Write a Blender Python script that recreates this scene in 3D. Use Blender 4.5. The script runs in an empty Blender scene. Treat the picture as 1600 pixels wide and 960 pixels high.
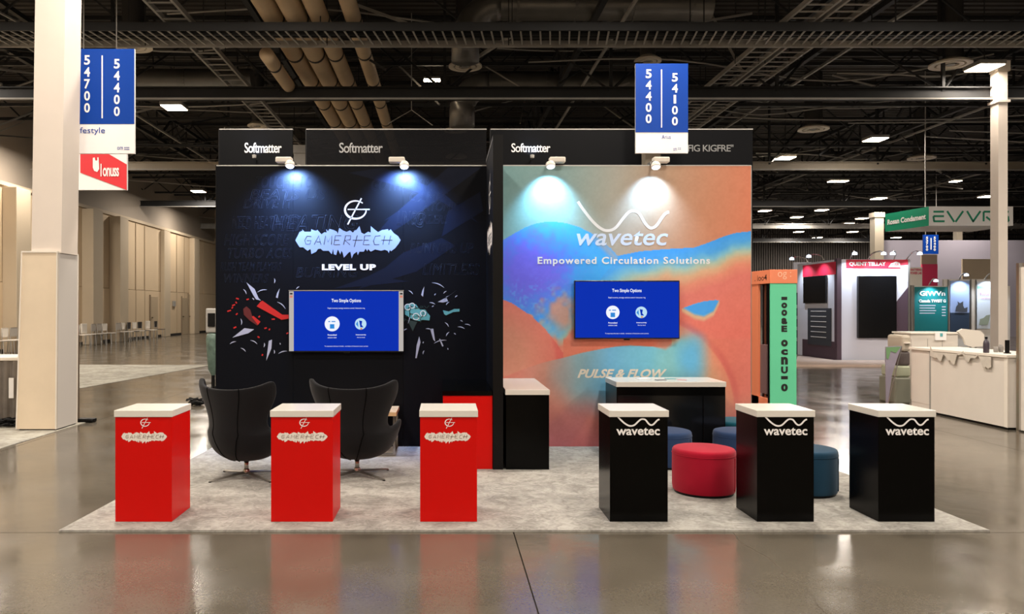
import bpy, bmesh, math, random
import numpy as np
from mathutils import Vector, Matrix
random.seed(7)
SC = bpy.context.scene
COL = SC.collection
PI = math.pi
# ---------------------------------------------------------------- camera
cam_d = bpy.data.cameras.new('camera'); cam = bpy.data.objects.new('camera', cam_d); COL.objects.link(cam)
cam.location = (0, 0, 1.5); cam.rotation_euler = (PI/2, 0, 0)
cam_d.sensor_width = 36; cam_d.lens = 27.0
cam_d.shift_x = (800-695)/1600; cam_d.shift_y = 2/1600
cam_d.clip_end = 300
SC.camera = cam
SC.view_settings.view_transform = 'Standard'; SC.view_settings.look = 'None'
SC.view_settings.gamma = 1; SC.view_settings.use_curve_mapping = False
SC.view_settings.exposure = 0.0
# ---------------------------------------------------------------- world
w = bpy.data.worlds.new('world'); SC.world = w; w.use_nodes = True
w.node_tree.nodes['Background'].inputs[0].default_value = (1, .9, .78, 1)
w.node_tree.nodes['Background'].inputs[1].default_value = .08
HALL = 255.0      # watts of one hall lamp
WARM = (1.0, .90, .79)
# ---------------------------------------------------------------- measuring helpers (camera at 0,0,1.5)
F = 1200.0; HX = 695.0; HY = 482.0; CH = 1.5
def X(px, Y): return (px-HX)/F*Y
def Z(py, Y): return CH+(HY-py)/F*Y
def GY(py): return CH*F/(py-HY)
def P(px, py, Y): return Vector((X(px, Y), Y, Z(py, Y)))
# ---------------------------------------------------------------- materials
def s2l(c): return tuple(((v/255)/12.92 if v/255 <= .04045 else (((v/255)+.055)/1.055)**2.4) for v in c)
MATS = {}
def mat(name, col, rough=.5, metal=0, spec=.5, noise=None, bump=0, bscale=20, emit=None, es=1, coat=0, sheen=0, lin=False):
    if name in MATS: return MATS[name]
    m = bpy.data.materials.new(name); m.use_nodes = True; nt = m.node_tree; b = nt.nodes['Principled BSDF']
    c = col if lin else s2l(col)
    b.inputs['Base Color'].default_value = (*c, 1); b.inputs['Roughness'].default_value = rough
    b.inputs['Metallic'].default_value = metal; b.inputs['Specular IOR Level'].default_value = spec
    if coat: b.inputs['Coat Weight'].default_value = coat; b.inputs['Coat Roughness'].default_value = .08
    if sheen: b.inputs['Sheen Weight'].default_value = sheen
    if noise or bump:
        tc = nt.nodes.new('ShaderNodeTexCoord')
        n = nt.nodes.new('ShaderNodeTexNoise'); n.inputs['Scale'].default_value = bscale; n.inputs['Detail'].default_value = 5
        nt.links.new(tc.outputs['Object'], n.inputs['Vector'])
        if noise:
            r = nt.nodes.new('ShaderNodeValToRGB')
            r.color_ramp.elements[0].position = .3; r.color_ramp.elements[1].position = .7
            r.color_ramp.elements[0].color = (*[v*(1-noise) for v in c], 1)
            r.color_ramp.elements[1].color = (*[min(1, v*(1+noise)) for v in c], 1)
            nt.links.new(n.outputs['Fac'], r.inputs[0]); nt.links.new(r.outputs[0], b.inputs['Base Color'])
        if bump:
            bp = nt.nodes.new('ShaderNodeBump'); bp.inputs['Strength'].default_value = bump; bp.inputs['Distance'].default_value = .01
            nt.links.new(n.outputs['Fac'], bp.inputs['Height']); nt.links.new(bp.outputs[0], b.inputs['Normal'])
    if emit is not None:
        b.inputs['Emission Color'].default_value = (*s2l(emit), 1); b.inputs['Emission Strength'].default_value = es
    MATS[name] = m
    return m
def concrete():
    m = bpy.data.materials.new('polished_concrete'); m.use_nodes = True; nt = m.node_tree; b = nt.nodes['Principled BSDF']
    N = nt.nodes.new; L = nt.links.new
    g = N('ShaderNodeNewGeometry')
    n1 = N('ShaderNodeTexNoise'); n1.inputs['Scale'].default_value = .55; n1.inputs['Detail'].default_value = 7; n1.inputs['Roughness'].default_value = .62
    L(g.outputs['Position'], n1.inputs['Vector'])
    r1 = N('ShaderNodeValToRGB'); r1.color_ramp.elements[0].position = .3; r1.color_ramp.elements[1].position = .72
    r1.color_ramp.elements[0].color = (.084, .071, .052, 1); r1.color_ramp.elements[1].color = (.150, .131, .102, 1)
    L(n1.outputs['Fac'], r1.inputs[0])
    n2 = N('ShaderNodeTexNoise'); n2.inputs['Scale'].default_value = 60; n2.inputs['Detail'].default_value = 4
    L(g.outputs['Position'], n2.inputs['Vector'])
    mx = N('ShaderNodeMix'); mx.data_type = 'RGBA'; mx.blend_type = 'MULTIPLY'; mx.inputs[0].default_value = .35
    r2 = N('ShaderNodeValToRGB'); r2.color_ramp.elements[0].position = .35; r2.color_ramp.elements[1].position = .6
    r2.color_ramp.elements[0].color = (.6, .6, .6, 1)
    L(n2.outputs['Fac'], r2.inputs[0]); L(r1.outputs[0], mx.inputs[6]); L(r2.outputs[0], mx.inputs[7])
    L(mx.outputs[2], b.inputs['Base Color'])
    n3 = N('ShaderNodeTexNoise'); n3.inputs['Scale'].default_value = 1.6; n3.inputs['Detail'].default_value = 4
    L(g.outputs['Position'], n3.inputs['Vector'])
    mr = N('ShaderNodeMapRange'); mr.inputs[1].default_value = .3; mr.inputs[2].default_value = .7; mr.inputs[3].default_value = .10; mr.inputs[4].default_value = .22
    L(n3.outputs['Fac'], mr.inputs[0]); L(mr.outputs[0], b.inputs['Roughness'])
    n4 = N('ShaderNodeTexNoise'); n4.inputs['Scale'].default_value = 9; n4.inputs['Detail'].default_value = 3
    L(g.outputs['Position'], n4.inputs['Vector'])
    bp = N('ShaderNodeBump'); bp.inputs['Strength'].default_value = .07; bp.inputs['Distance'].default_value = .01
    L(n4.outputs['Fac'], bp.inputs['Height']); L(bp.outputs[0], b.inputs['Normal'])
    b.inputs['IOR'].default_value = 1.74
    return m
def carpet_mat(name, a, bcol, sc=3.0):
    m = bpy.data.materials.new(name); m.use_nodes = True; nt = m.node_tree; b = nt.nodes['Principled BSDF']
    N = nt.nodes.new; L = nt.links.new
    g = N('ShaderNodeNewGeometry')
    n0 = N('ShaderNodeTexNoise'); n0.inputs['Scale'].default_value = sc; n0.inputs['Detail'].default_value = 4; n0.inputs['Distortion'].default_value = 1.8
    L(g.outputs['Position'], n0.inputs['Vector'])
    n1 = N('ShaderNodeTexNoise'); n1.inputs['Scale'].default_value = sc*4; n1.inputs['Detail'].default_value = 5; n1.inputs['Distortion'].default_value = 2.5
    L(g.outputs['Position'], n1.inputs['Vector'])
    ad = N('ShaderNodeMix'); ad.data_type = 'FLOAT'; ad.inputs[0].default_value = .5
    L(n0.outputs['Fac'], ad.inputs[2]); L(n1.outputs['Fac'], ad.inputs[3])
    r = N('ShaderNodeValToRGB'); r.color_ramp.elements[0].position = .38; r.color_ramp.elements[1].position = .60
    r.color_ramp.elements[0].color = (*s2l(a), 1); r.color_ramp.elements[1].color = (*s2l(bcol), 1)
    L(ad.outputs[0], r.inputs[0]); L(r.outputs[0], b.inputs['Base Color'])
    b.inputs['Roughness'].default_value = .95; b.inputs['Specular IOR Level'].default_value = .1
    n2 = N('ShaderNodeTexNoise'); n2.inputs['Scale'].default_value = 180
    L(g.outputs['Position'], n2.inputs['Vector'])
    bp = N('ShaderNodeBump'); bp.inputs['Strength'].default_value = .5; bp.inputs['Distance'].default_value = .006
    L(n2.outputs['Fac'], bp.inputs['Height']); L(bp.outputs[0], b.inputs['Normal'])
    return m
M_CONC = concrete()
M_JOINT = mat('joint_filler', (60, 52, 44), .9)
M_CARPET = carpet_mat('booth_carpet_pile', (134, 131, 125), (171, 168, 161))
M_AISLE = carpet_mat('aisle_carpet_pile', (140, 136, 126), (176, 173, 162), 1.2)
M_RED = mat('red_laminate', (198, 7, 2), .35, spec=.2)
M_BLACK = mat('black_laminate', (4, 4, 4), .2, spec=.12)
M_WHITE = mat('white_laminate', (212, 208, 199), .22, spec=.4)
M_PRINTW = mat('white_print', (235, 232, 230), .5)
M_PRINTK = mat('black_print', (14, 14, 16), .5)
M_PRINTG = mat('grey_lettering_print', (46, 50, 58), .5)
M_BACK = mat('black_graphic_print', (9, 11, 17), .5, spec=.1)
M_FAINT = mat('faint_navy_print', (21, 25, 36), .5, spec=.1)
M_SHARD = mat('faint_blue_shard_print', (17, 22, 37), .5, spec=.1)
M_EDGE = mat('brushed_aluminium', (190, 188, 184), .35, 1)
M_LEG = mat('satin_steel', (150, 144, 136), .42, .9)
M_CHAIR = mat('charcoal_upholstery', (18, 18, 20), .85, spec=.1, bump=.3, bscale=300, noise=.12, sheen=.12)
M_SEATG = mat('slate_seat_upholstery', (60, 62, 70), .9, spec=.15, sheen=.2)
M_SEAM = mat('dark_seam', (5, 5, 5), .95, spec=.05)
M_CHROME = mat('brushed_steel', (170, 165, 158), .22, 1)
M_COLW = mat('column_white_paint', (214, 203, 192), .6, noise=.03, bscale=2)
M_COLW2 = mat('column_cream_board', (220, 203, 178), .6, noise=.04, bscale=3)
M_BLUE = mat('blue_sign_print', (3, 58, 148), .5, spec=.2)
M_STEELD = mat('dark_painted_steel', (34, 35, 37), .6, noise=.25, bscale=1.5)
M_STEELM = mat('dusty_grey_steel', (156, 153, 148), .55, noise=.2, bscale=1.5)
M_STEELB = mat('beige_painted_steel', (160, 150, 134), .6)
M_DECK = mat('dark_roof_deck', (54, 50, 47), .7, noise=.2, bscale=.6)
M_PIPE = mat('insulated_pipe_jacket', (196, 172, 140), .6, noise=.1, bscale=1.8, bump=.3)
M_BAND = mat('pipe_band', (36, 32, 30), .7)
M_DUCT = mat('galvanised_duct', (116, 114, 111), .38, .6, noise=.15, bscale=2)
M_DUCTK = mat('dark_duct', (50, 48, 47), .6)
M_RING = mat('diffuser_white', (222, 212, 196), .5)
M_WALL = mat('tan_painted_wall', (205, 183, 152), .75, noise=.06, bscale=.35)
M_WALL2 = mat('beige_painted_wall', (192, 176, 152), .75, noise=.06, bscale=.35)
M_WALLU = mat('grey_upper_wall', (168, 156, 142), .8, noise=.08, bscale=.3)
M_WALLF = mat('grey_far_wall', (112, 107, 105), .85, noise=.15, bscale=.4)
M_LILAC = mat('lilac_grey_wall', (150, 145, 158), .8, noise=.06, bscale=.4)
M_PLAST = mat('cream_plastic', (226, 218, 206), .4)
M_BPLAST = mat('black_plastic', (8, 8, 9), .4, spec=.2)
M_TVFRAME = mat('tv_bezel', (10, 10, 12), .25)
M_BOOTHW = mat('booth_white_board', (214, 206, 196), .6, noise=.02, bscale=4)
# ---------------------------------------------------------------- mesh builder
class MB:
    def __init__(s): s.bm = bmesh.new()
    def box(s, x0, x1, y0, y1, z0, z1, bev=0, M=None):
        vs = [s.bm.verts.new((x, y, z)) for x in (x0, x1) for y in (y0, y1) for z in (z0, z1)]
        fs = [(0, 1, 3, 2), (4, 6, 7, 5), (0, 4, 5, 1), (2, 3, 7, 6), (0, 2, 6, 4), (1, 5, 7, 3)]
        nf = [s.bm.faces.new([vs[i] for i in f]) for f in fs]
        if M is not None: bmesh.ops.transform(s.bm, matrix=M, verts=vs)
        if bev:
            es = list({e for f in nf for e in f.edges})
            bmesh.ops.bevel(s.bm, geom=es, offset=bev, segments=2, profile=.5, affect='EDGES')
        return s
    def bar(s, a, b, w_, h=None):
        a = Vector(a); b = Vector(b); d = b-a; L = d.length
        if L < 1e-6: return s
        h = h or w_
        q = d.to_track_quat('Y', 'Z').to_matrix().to_4x4(); q.translation = a
        return s.box(-w_/2, w_/2, 0, L, -h/2, h/2, M=q)
    def tube(s, pts, r, n=8, cap=True):
        rings = []; N_ = len(pts); pts = [Vector(p) for p in pts]
        for i, p in enumerate(pts):
            d = (pts[min(i+1, N_-1)]-pts[max(i-1, 0)]).normalized()
            up = Vector((0, 0, 1)) if abs(d.z) < .95 else Vector((0, 1, 0))
            a = d.cross(up).normalized(); b = d.cross(a).normalized()
            rr = r[i] if isinstance(r, (list, tuple)) else r
            rings.append([s.bm.verts.new(p+(a*math.cos(2*PI*k/n)+b*math.sin(2*PI*k/n))*rr) for k in range(n)])
        for i in range(N_-1):
            for k in range(n):
                s.bm.faces.new([rings[i][k], rings[i][(k+1) % n], rings[i+1][(k+1) % n], rings[i+1][k]])
        if cap: s.bm.faces.new(rings[0][::-1]); s.bm.faces.new(rings[-1])
        return s
    def lathe(s, prof, c=(0, 0, 0), n=32):
        rings = []
        for r, z in prof:
            rings.append([s.bm.verts.new((c[0]+r*math.cos(2*PI*k/n), c[1]+r*math.sin(2*PI*k/n), c[2]+z)) for k in range(n)] if r > 1e-5 else [s.bm.verts.new((c[0], c[1], c[2]+z))])
        for i in range(len(rings)-1):
            A, B = rings[i], rings[i+1]
            for k in range(n):
                k2 = (k+1) % n
                if len(A) == 1 and len(B) == 1: continue
                if len(A) == 1: s.bm.faces.new([A[0], B[k2], B[k]])
                elif len(B) == 1: s.bm.faces.new([A[k], A[k2], B[0]])
                else: s.bm.faces.new([A[k], A[k2], B[k2], B[k]])
        return s
    def poly(s, pts, t=None):
        """planar polygon; t = thickness vector"""
        vs = [s.bm.verts.new(p) for p in pts]; f = s.bm.faces.new(vs)
        if t is not None:
            r = bmesh.ops.extrude_face_region(s.bm, geom=[f])
            bmesh.ops.translate(s.bm, vec=t, verts=[v for v in r['geom'] if isinstance(v, bmesh.types.BMVert)])
        return s
    def ribbon(s, pts, wd, nrm=Vector((0, -1, 0)), taper=False):
        pts = [Vector(p) for p in pts]; n = len(pts); L = []; R = []
        for i in range(n):
            d = (pts[min(i+1, n-1)]-pts[max(i-1, 0)]).normalized(); a = d.cross(nrm).normalized()
            w_ = (wd[i] if isinstance(wd, (list, tuple)) else wd)/2
            if taper: w_ *= max(.08, math.sin(PI*(i+.3)/(n-.4)))
            L.append(s.bm.verts.new(pts[i]+a*w_)); R.append(s.bm.verts.new(pts[i]-a*w_))
        for i in range(n-1): s.bm.faces.new([L[i], R[i], R[i+1], L[i+1]])
        return s
    def build(s, name, m, parent=None, smooth=False, recalc=True):
        if recalc: bmesh.ops.recalc_face_normals(s.bm, faces=s.bm.faces)
        me = bpy.data.meshes.new(name); s.bm.to_mesh(me); s.bm.free()
        o = bpy.data.objects.new(name, me); COL.objects.link(o)
        for mm in (m if isinstance(m, (list, tuple)) else [m]): me.materials.append(mm)
        if smooth:
            for p in me.polygons: p.use_smooth = True
        if parent: o.parent = parent
        return o
def auto_smooth(o, deg=35):
    me = o.data
    for p in me.polygons: p.use_smooth = True
    bm = bmesh.new(); bm.from_mesh(me)
    for e in bm.edges:
        if len(e.link_faces) == 2 and e.calc_face_angle(0) > math.radians(deg): e.smooth = False
    bm.to_mesh(me); bm.free()
def tag(o, label=None, cat=None, group=None, kind=None):
    if label: o['label'] = label
    if cat: o['category'] = cat
    if group: o['group'] = group
    if kind: o['kind'] = kind
    return o
def thing(name, label, cat, loc=(0, 0, 0), rz=0, group=None, kind=None):
    o = bpy.data.objects.new(name, None); COL.objects.link(o); o.empty_display_size = .1
    o.location = loc; o.rotation_euler = (0, 0, rz)
    return tag(o, label, cat, group, kind)
def dup(o, loc=None, rz=None, label=None, group=None, parent=None):
    c = o.copy(); COL.objects.link(c)
    if parent: c.parent = parent
    for ch in list(o.children): dup(ch, parent=c)
    if loc is not None: c.location = loc
    if rz is not None: c.rotation_euler = (0, 0, rz)
    if label: c['label'] = label
    if group: c['group'] = group
    return c
def catmull(pts, k=8):
    pts = [Vector(p) for p in pts]; out = []
    for i in range(len(pts)-1):
        p0 = pts[max(i-1, 0)]; p1 = pts[i]; p2 = pts[i+1]; p3 = pts[min(i+2, len(pts)-1)]
        for j in range(k):
            t = j/k
            out.append(.5*((2*p1)+(-p0+p2)*t+(2*p0-5*p1+4*p2-p3)*t*t+(-p0+3*p1-3*p2+p3)*t**3))
    out.append(pts[-1]); return out
def text(name, s, box, y, m, parent=None, bold=0, shear=0, outline=0, space=1.0, flip=False, emit=None, rot=None):
    """lettering fitted into box=(x0,x1,z0,z1) on the plane Y=y (local coordinates of parent), facing -Y.
    rot='x-': on the plane X=y facing -X, box=(y_from,y_to,...) read left to right"""
    cu = bpy.data.curves.new(name, 'FONT'); cu.body = s; cu.size = 1; cu.offset = bold; cu.shear = shear
    cu.space_character = space; cu.resolution_u = 3
    if outline: cu.fill_mode = 'NONE'; cu.bevel_depth = outline; cu.bevel_resolution = 0
    o = bpy.data.objects.new(name, cu); COL.objects.link(o)
    dg = bpy.context.evaluated_depsgraph_get()
    me = bpy.data.meshes.new_from_object(o.evaluated_get(dg)); bpy.data.objects.remove(o); bpy.data.curves.remove(cu)
    n = len(me.vertices); co = np.empty(n*3); me.vertices.foreach_get('co', co); co = co.reshape(-1, 3)
    mn = co.min(0); mx = co.max(0); x0, x1, z0, z1 = box
    u = (co[:, 0]-mn[0])/(mx[0]-mn[0]); v = (co[:, 1]-mn[1])/(mx[1]-mn[1])
    out = np.zeros_like(co)
    if rot == 'x-':
        out[:, 1] = x0+u*(x1-x0); out[:, 0] = y
    else:
        out[:, 0] = x0+u*(x1-x0); out[:, 1] = y-(co[:, 2]*.02 if outline else 0)
    out[:, 2] = z0+v*(z1-z0)
    me.vertices.foreach_set('co', out.ravel()); me.materials.clear(); me.materials.append(m); me.update()
    ob = bpy.data.objects.new(name, me); COL.objects.link(ob)
    if parent: ob.parent = parent
    return ob
def ptext(name, s, x0, x1, y0, y1, Y, m, parent=None, off=(0, 0, 0), **k):
    """text measured in photo pixels at depth Y; off = parent's location"""
    return text(name, s, (X(x0, Y)-off[0], X(x1, Y)-off[0], Z(y1, Y)-off[2], Z(y0, Y)-off[2]), Y-off[1], m, parent, **k)
def pbox(mb, x0, x1, y0, y1, Y, d, bev=0, ):
    """box whose front face fills a pixel rectangle at depth Y, d metres deep"""
    return mb.box(X(x0, Y), X(x1, Y), Y, Y+d, Z(y1, Y), Z(y0, Y), bev)
# ---------------------------------------------------------------- floor
floor = thing('floor', None, None, kind='structure')
xs = [-22.9, -16.8, -10.7, -4.65, .46, 6.06, 12.1, 18.2, 24.3, 30.4, 36.5, 42.6, 50]
ys = [-14, -5.4, -.15, 5.13] + [5.13+5.6*k for k in range(1, 12)]
MB().box(-23, 50, -14, 68, -.06, -.012).build('floor_bed', M_JOINT, floor)
g = .004
for i in range(len(xs)-1):
    for j in range(len(ys)-1):
        MB().box(xs[i]+g, xs[i+1]-g, ys[j]+g, ys[j+1]-g, -.012, 0).build('concrete_slab', M_CONC, floor)
crk = catmull([(1.93, 5.12, .0005), (1.90, 4.9, .0005), (1.95, 4.6, .0005), (1.91, 4.3, .0005), (1.93, 4.1, .0005), (1.88, 3.8, .0005), (1.9, 3.4, .0005)], 5)
crk = [p+Vector((random.uniform(-.008, .008), 0, 0)) for p in crk]
MB().ribbon(crk, .006, Vector((0, 0, 1))).build('floor_crack', mat('pale_crack', (70, 62, 50), .9), floor)
# ---------------------------------------------------------------- hall walls
wl = thing('wall_left', None, None, kind='structure')
WX = -14.9
MB().box(WX-.3, WX, -14, 51, 0, 2.38).build('lower_wall_course', M_WALL, wl)
MB().box(WX-.3, WX-.02, -14, 51, 2.40, 5.65).build('upper_wall_course', M_WALL, wl)
MB().box(WX-.3, WX+.06, -14, 51, 5.65, 5.78).build('wall_ledge', M_WALL2, wl)
MB().box(WX-.5, WX-.35, -14, 51, 5.7, 9.2).build('clerestory_wall', M_WALLU, wl)
for px0, px1, ht in [(4, 26, 5.6), (128, 146, 5.6), (171, 188, 5.6), (251, 257, 5.6), (296, 304, 5.6)]:
    ya = -WX*F/(HX-px0); dpt = X(px1, ya)-WX
    MB().box(WX-.01, WX+dpt, ya, ya+.9, 0, ht, .02).build('wall_pilaster', M_WALL2, wl)
for px in [40, 90, 158, 212, 226, 276, 288, 318]:
    ya = -WX*F/(HX-px)
    MB().box(WX-.01, WX+.015, ya-.012, ya+.012, 0, 5.6).build('wall_joint_strip', mat('wall_joint_tan', (158, 139, 114), .8), wl)  # joint strips in a darker tan than the wall
MB().box(WX, WX+.03, -14, 51, 0, .12).build('skirting', mat('dark_skirting', (34, 30, 28), .7), wl)
for px, zt in [(240, 2.1), (288, 2.1), (298, 2.3)]:
    ya = -WX*F/(HX-px); d = thing('door_1' if px == 240 else 'door_2' if px == 288 else 'door_3', None, None, kind='structure')
    MB().box(WX+.0, WX+.04, ya-.5, ya+.5, .0, zt, .01).build('door_leaf', mat('door_tan', (176, 158, 132), .6), d)
    MB().box(WX+.0, WX+.06, ya-.58, ya-.5, 0, zt+.08).build('door_frame', mat('door_frame_brown', (136, 120, 100), .6), d)
    MB().box(WX+.04, WX+.09, ya-.4, ya-.3, 1, 1.06).build('door_handle', M_CHROME, d)
wf = thing('wall_far', None, None, kind='structure')
MB().box(-23, 10, 66.5, 66.8, 0, 9.2).build('tan_wall_section', M_WALL2, wf)
mb = MB()
for k in range(200):
    x = 10+k*.2
    mb.box(x, x+.11, 66.4, 66.55, 0, 9.2)
mb.box(10, 50, 66.55, 66.8, 0, 9.2)
mb.build('pleated_wall_section', M_WALLF, wf)
MB().box(-22.9, WX-.3, 50.9, 51.1, 0, 9.2).build('wall_return', M_WALL, None)['kind'] = 'structure'
MB().box(-23.2, -22.9, 51, 66.8, 0, 9.2).build('wall_left_far', M_WALL2)['kind'] = 'structure'
MB().box(50, 50.3, -14, 66.8, 0, 9.2).build('wall_right', M_WALLF)['kind'] = 'structure'
MB().box(-23, 50, -14.3, -14, 0, 9.2).build('wall_front', M_WALL2)['kind'] = 'structure'
# ---------------------------------------------------------------- ceiling
ceil = thing('ceiling', None, None, kind='structure')
DZ = 9.15
mb = MB(); nrib = 300; y = -14; prev = None
for k in range(nrib):
    pts = [(y, DZ), (y+.13, DZ), (y+.16, DZ+.06), (y+.25, DZ+.06)]
    for yy, zz in pts:
        a = mb.bm.verts.new((-23, yy, zz)); b = mb.bm.verts.new((50, yy, zz))
        if prev: mb.bm.faces.new([prev[0], prev[1], b, a])
        prev = (a, b)
    y += .27
mb.build('roof_deck', M_DECK, ceil, recalc=False)
def truss_x(Y, x0, x1, z0, z1, ch=.09, wb=.045, step=1.5, m=M_STEELD):
    mb = MB(); mb.box(x0, x1, Y-ch/2, Y+ch/2, z0, z0+ch); mb.box(x0, x1, Y-ch/2, Y+ch/2, z1-ch, z1)
    x = x0; up = True
    while x < x1-step:
        mb.bar((x, Y, z0 if up else z1), (x+step, Y, z1 if up else z0), wb); up = not up; x += step
    return mb.build('roof_truss', m, ceil)
def truss_y(x, y0, y1, z0, z1, ch=.12, wb=.07, step=1.6, m=M_STEELD):
    mb = MB(); mb.box(x-ch/2, x+ch/2, y0, y1, z0, z0+ch); mb.box(x-ch/2, x+ch/2, y0, y1, z1-ch, z1)
    y = y0; up = True
    while y < y1-step:
        mb.bar((x, y, z0 if up else z1), (x, y+step, z1 if up else z0), wb); mb.bar((x, y, z0), (x, y, z1), wb*.7); up = not up; y += step
    return mb.build('roof_girder', m, ceil)
for k in range(17):
    truss_x(17.2+k*2.9, -22, 49, 7.85 if k % 2 else 7.55, DZ-.02, step=1.3 if k % 2 else 1.9)
for x in (-19, -10.5, -4, 3.2, 9.0, 16, 24, 33, 42):
    truss_y(x, 12, 66, 7.65, 8.8)
    MB().box(x+.6, x+.66, 12, 66, 7.66, 7.72).build('conduit_run', M_STEELM, ceil)
for Yb, z0, m in [(18.5, 6.53, M_STEELD), (28.4, 6.62, M_STEELB), (38.5, 6.6, M_STEELD), (48, 6.5, M_STEELM), (58, 6.5, M_STEELD)]:
    MB().box(-22.5, 49.5, Yb-.12, Yb+.12, z0, z0+.04).box(-22.5, 49.5, Yb-.015, Yb+.015, z0+.04, z0+.26).box(-22.5, 49.5, Yb-.1, Yb+.1, z0+.26, z0+.29).build('steel_beam', m, ceil)
    MB().box(-22.5, 49.5, Yb-.14, Yb-.11, z0-.03, z0+.01).build('beam_edge_conduit', M_STEELM, ceil)
    mb = MB()
    for x in range(-20, 48, 4): mb.bar((x, Yb, z0+.2), (x, Yb, DZ), .07); mb.bar((x, Yb, z0+.2), (x+1.8, Yb+1.2, 8.6), .05); mb.bar((x, Yb, z0+.2), (x-1.8, Yb+1.2, 8.6), .05)
    mb.build('beam_hangers', M_STEELD, ceil)
def brace(a, b, w_=.06, m=M_STEELD): return MB().bar(a, b, w_).build('diagonal_brace', m, ceil)
for k in range(150):
    Yk = random.uniform(15, 60); xk = random.uniform(-16, Yk*.75); L = random.uniform(1.5, 4.5)
    a = random.choice([(1, .2), (-1, .2), (.3, 1), (-.3, 1), (.8, .9)])
    brace((xk, Yk, random.uniform(6.9, 7.8)), (xk+a[0]*L*.5, Yk+a[1]*L, random.uniform(7.8, 8.9)), random.uniform(.03, .07), random.choice([M_STEELD, M_STEELM]))
for k in range(130):    # loose conduits and wires running across
    Yk = random.uniform(16, 60); zk = random.uniform(7.0, 8.3); x0 = random.uniform(-16, 25); L = random.uniform(4, 14)
    pts = catmull([(x0, Yk, zk), (x0+L*.3, Yk+random.uniform(-.5, .5), zk-random.uniform(0, .3)), (x0+L*.7, Yk+random.uniform(-1, 1), zk-random.uniform(-.1, .3)), (x0+L, Yk, zk+.2)], 5)
    MB().tube(pts, .022, 5).build('conduit', random.choice([M_STEELM, M_STEELD, M_STEELM]), ceil)
# cable ladders
def ladder_x(Y0, Y1, z, x0, x1, sp, label):
    t = thing('cable_ladder', label, 'cable tray', ((x0+x1)/2, Y0, z))
    c = t.location
    MB().box(x0-c.x, x1-c.x, 0, .05, 0, .16).build('side_rail', M_STEELD, t)
    MB().box(x0-c.x, x1-c.x, Y1-Y0, Y1-Y0+.05, -.03, .1).build('side_rail', M_STEELM, t)
    mb = MB(); x = x0
    while x < x1:
        mb.bar((x-c.x, .02, .02), (x-c.x+.12, Y1-Y0, .02), .035, .02); x += sp
    o = mb.build('rungs', M_STEELM, t); o['kind'] = 'stuff'
    MB().tube([(x0-c.x, .3, .06), (x1-c.x, .34, .06)], .05, 6).tube([(x0-c.x, .5, .06), (x1-c.x, .46, .06)], .035, 6).build('cable_bundle', M_BPLAST, t)
    for x in np.arange(x0+1, x1, 3.7):
        for yy in (.02, Y1-Y0): MB().bar((x-c.x, yy, 0), (x-c.x, yy, DZ-z), .02).build('hanger_rod', M_STEELD, t)
    return t
ladder_x(14.8, 15.65, 6.86, -14.5, 14, .19, 'long dark cable ladder crossing the whole ceiling nearest the camera')
def ladder_y(x0, x1, z, y0, y1, sp, label):
    t = thing('cable_ladder', label, 'cable tray', (x0, y0, z))
    MB().box(0, .05, 0, y1-y0, 0, .1).build('side_rail', M_STEELM, t)
    MB().box(x1-x0, x1-x0+.05, 0, y1-y0, 0, .1).build('side_rail', M_STEELM, t)
    mb = MB()
    for y in np.arange(0, y1-y0, sp): mb.bar((0, y, .02), (x1-x0, y, .02), .04, .02)
    o = mb.build('rungs', M_STEELM, t); o['kind'] = 'stuff'
    for y in np.arange(1, y1-y0, 4):
        for xx in (0, x1-x0): MB().bar((xx, y, 0), (xx, y, DZ-z), .02).build('hanger_rod', M_STEELD, t)
ladder_y(6.62, 7.15, 7.08, 12.5, 40, .33, 'cable ladder running away from camera, left one of the pair right of the blue sign')
ladder_y(7.3, 7.85, 7.08, 12.5, 40, .33, 'cable ladder running away from camera, right one of the pair right of the blue sign')
ladder_y(-5.5, -5.0, 7.1, 12.5, 34, .4, 'narrow cable ladder running along the left side of the beige pipes')
# beige insulated pipes
def pipe(x, z, r, y0, y1, label, step=2.1):
    t = thing('insulated_pipe', label, 'pipe', (x, y0, z), group='beige insulated pipes over the black booth')
    jk = MB().tube([(0, yy, 0) for yy in np.linspace(0, y1-y0, 12)], r, 20).build('pipe_jacket', M_PIPE, t, smooth=True)
    for k, yy in enumerate(np.arange(.7, y1-y0, step)):
        if yy > 14: break
        o = MB().tube([(0, yy, 0), (0, yy+.10, 0)], r*1.035, 20).build('pipe_band', M_BAND, jk)
    for yy in np.arange(1.4, y1-y0, 4.2): MB().bar((-.01, yy, r), (-.01, yy, DZ-z), .025).build('pipe_hanger', M_STEELD, t)
PZ = 7.3
for px, wpx, lb in [(411, 34, 'leftmost and widest beige insulated pipe overhead'), (450, 36, 'second beige insulated pipe overhead from the left'), (488, 31, 'third beige insulated pipe overhead, right one of the close trio'), (543, 27, 'beige insulated pipe overhead, standing apart right of the trio')]:
    Y0 = (PZ-CH)*F/HY
    pipe(X(px, Y0), PZ, wpx/2/F*Y0, 12.5, 30, lb)
pipe(-3.72, 6.8, .15, 16.0, 18.3, 'short beige insulated pipe branch hanging under the leftmost pipe')
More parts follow.
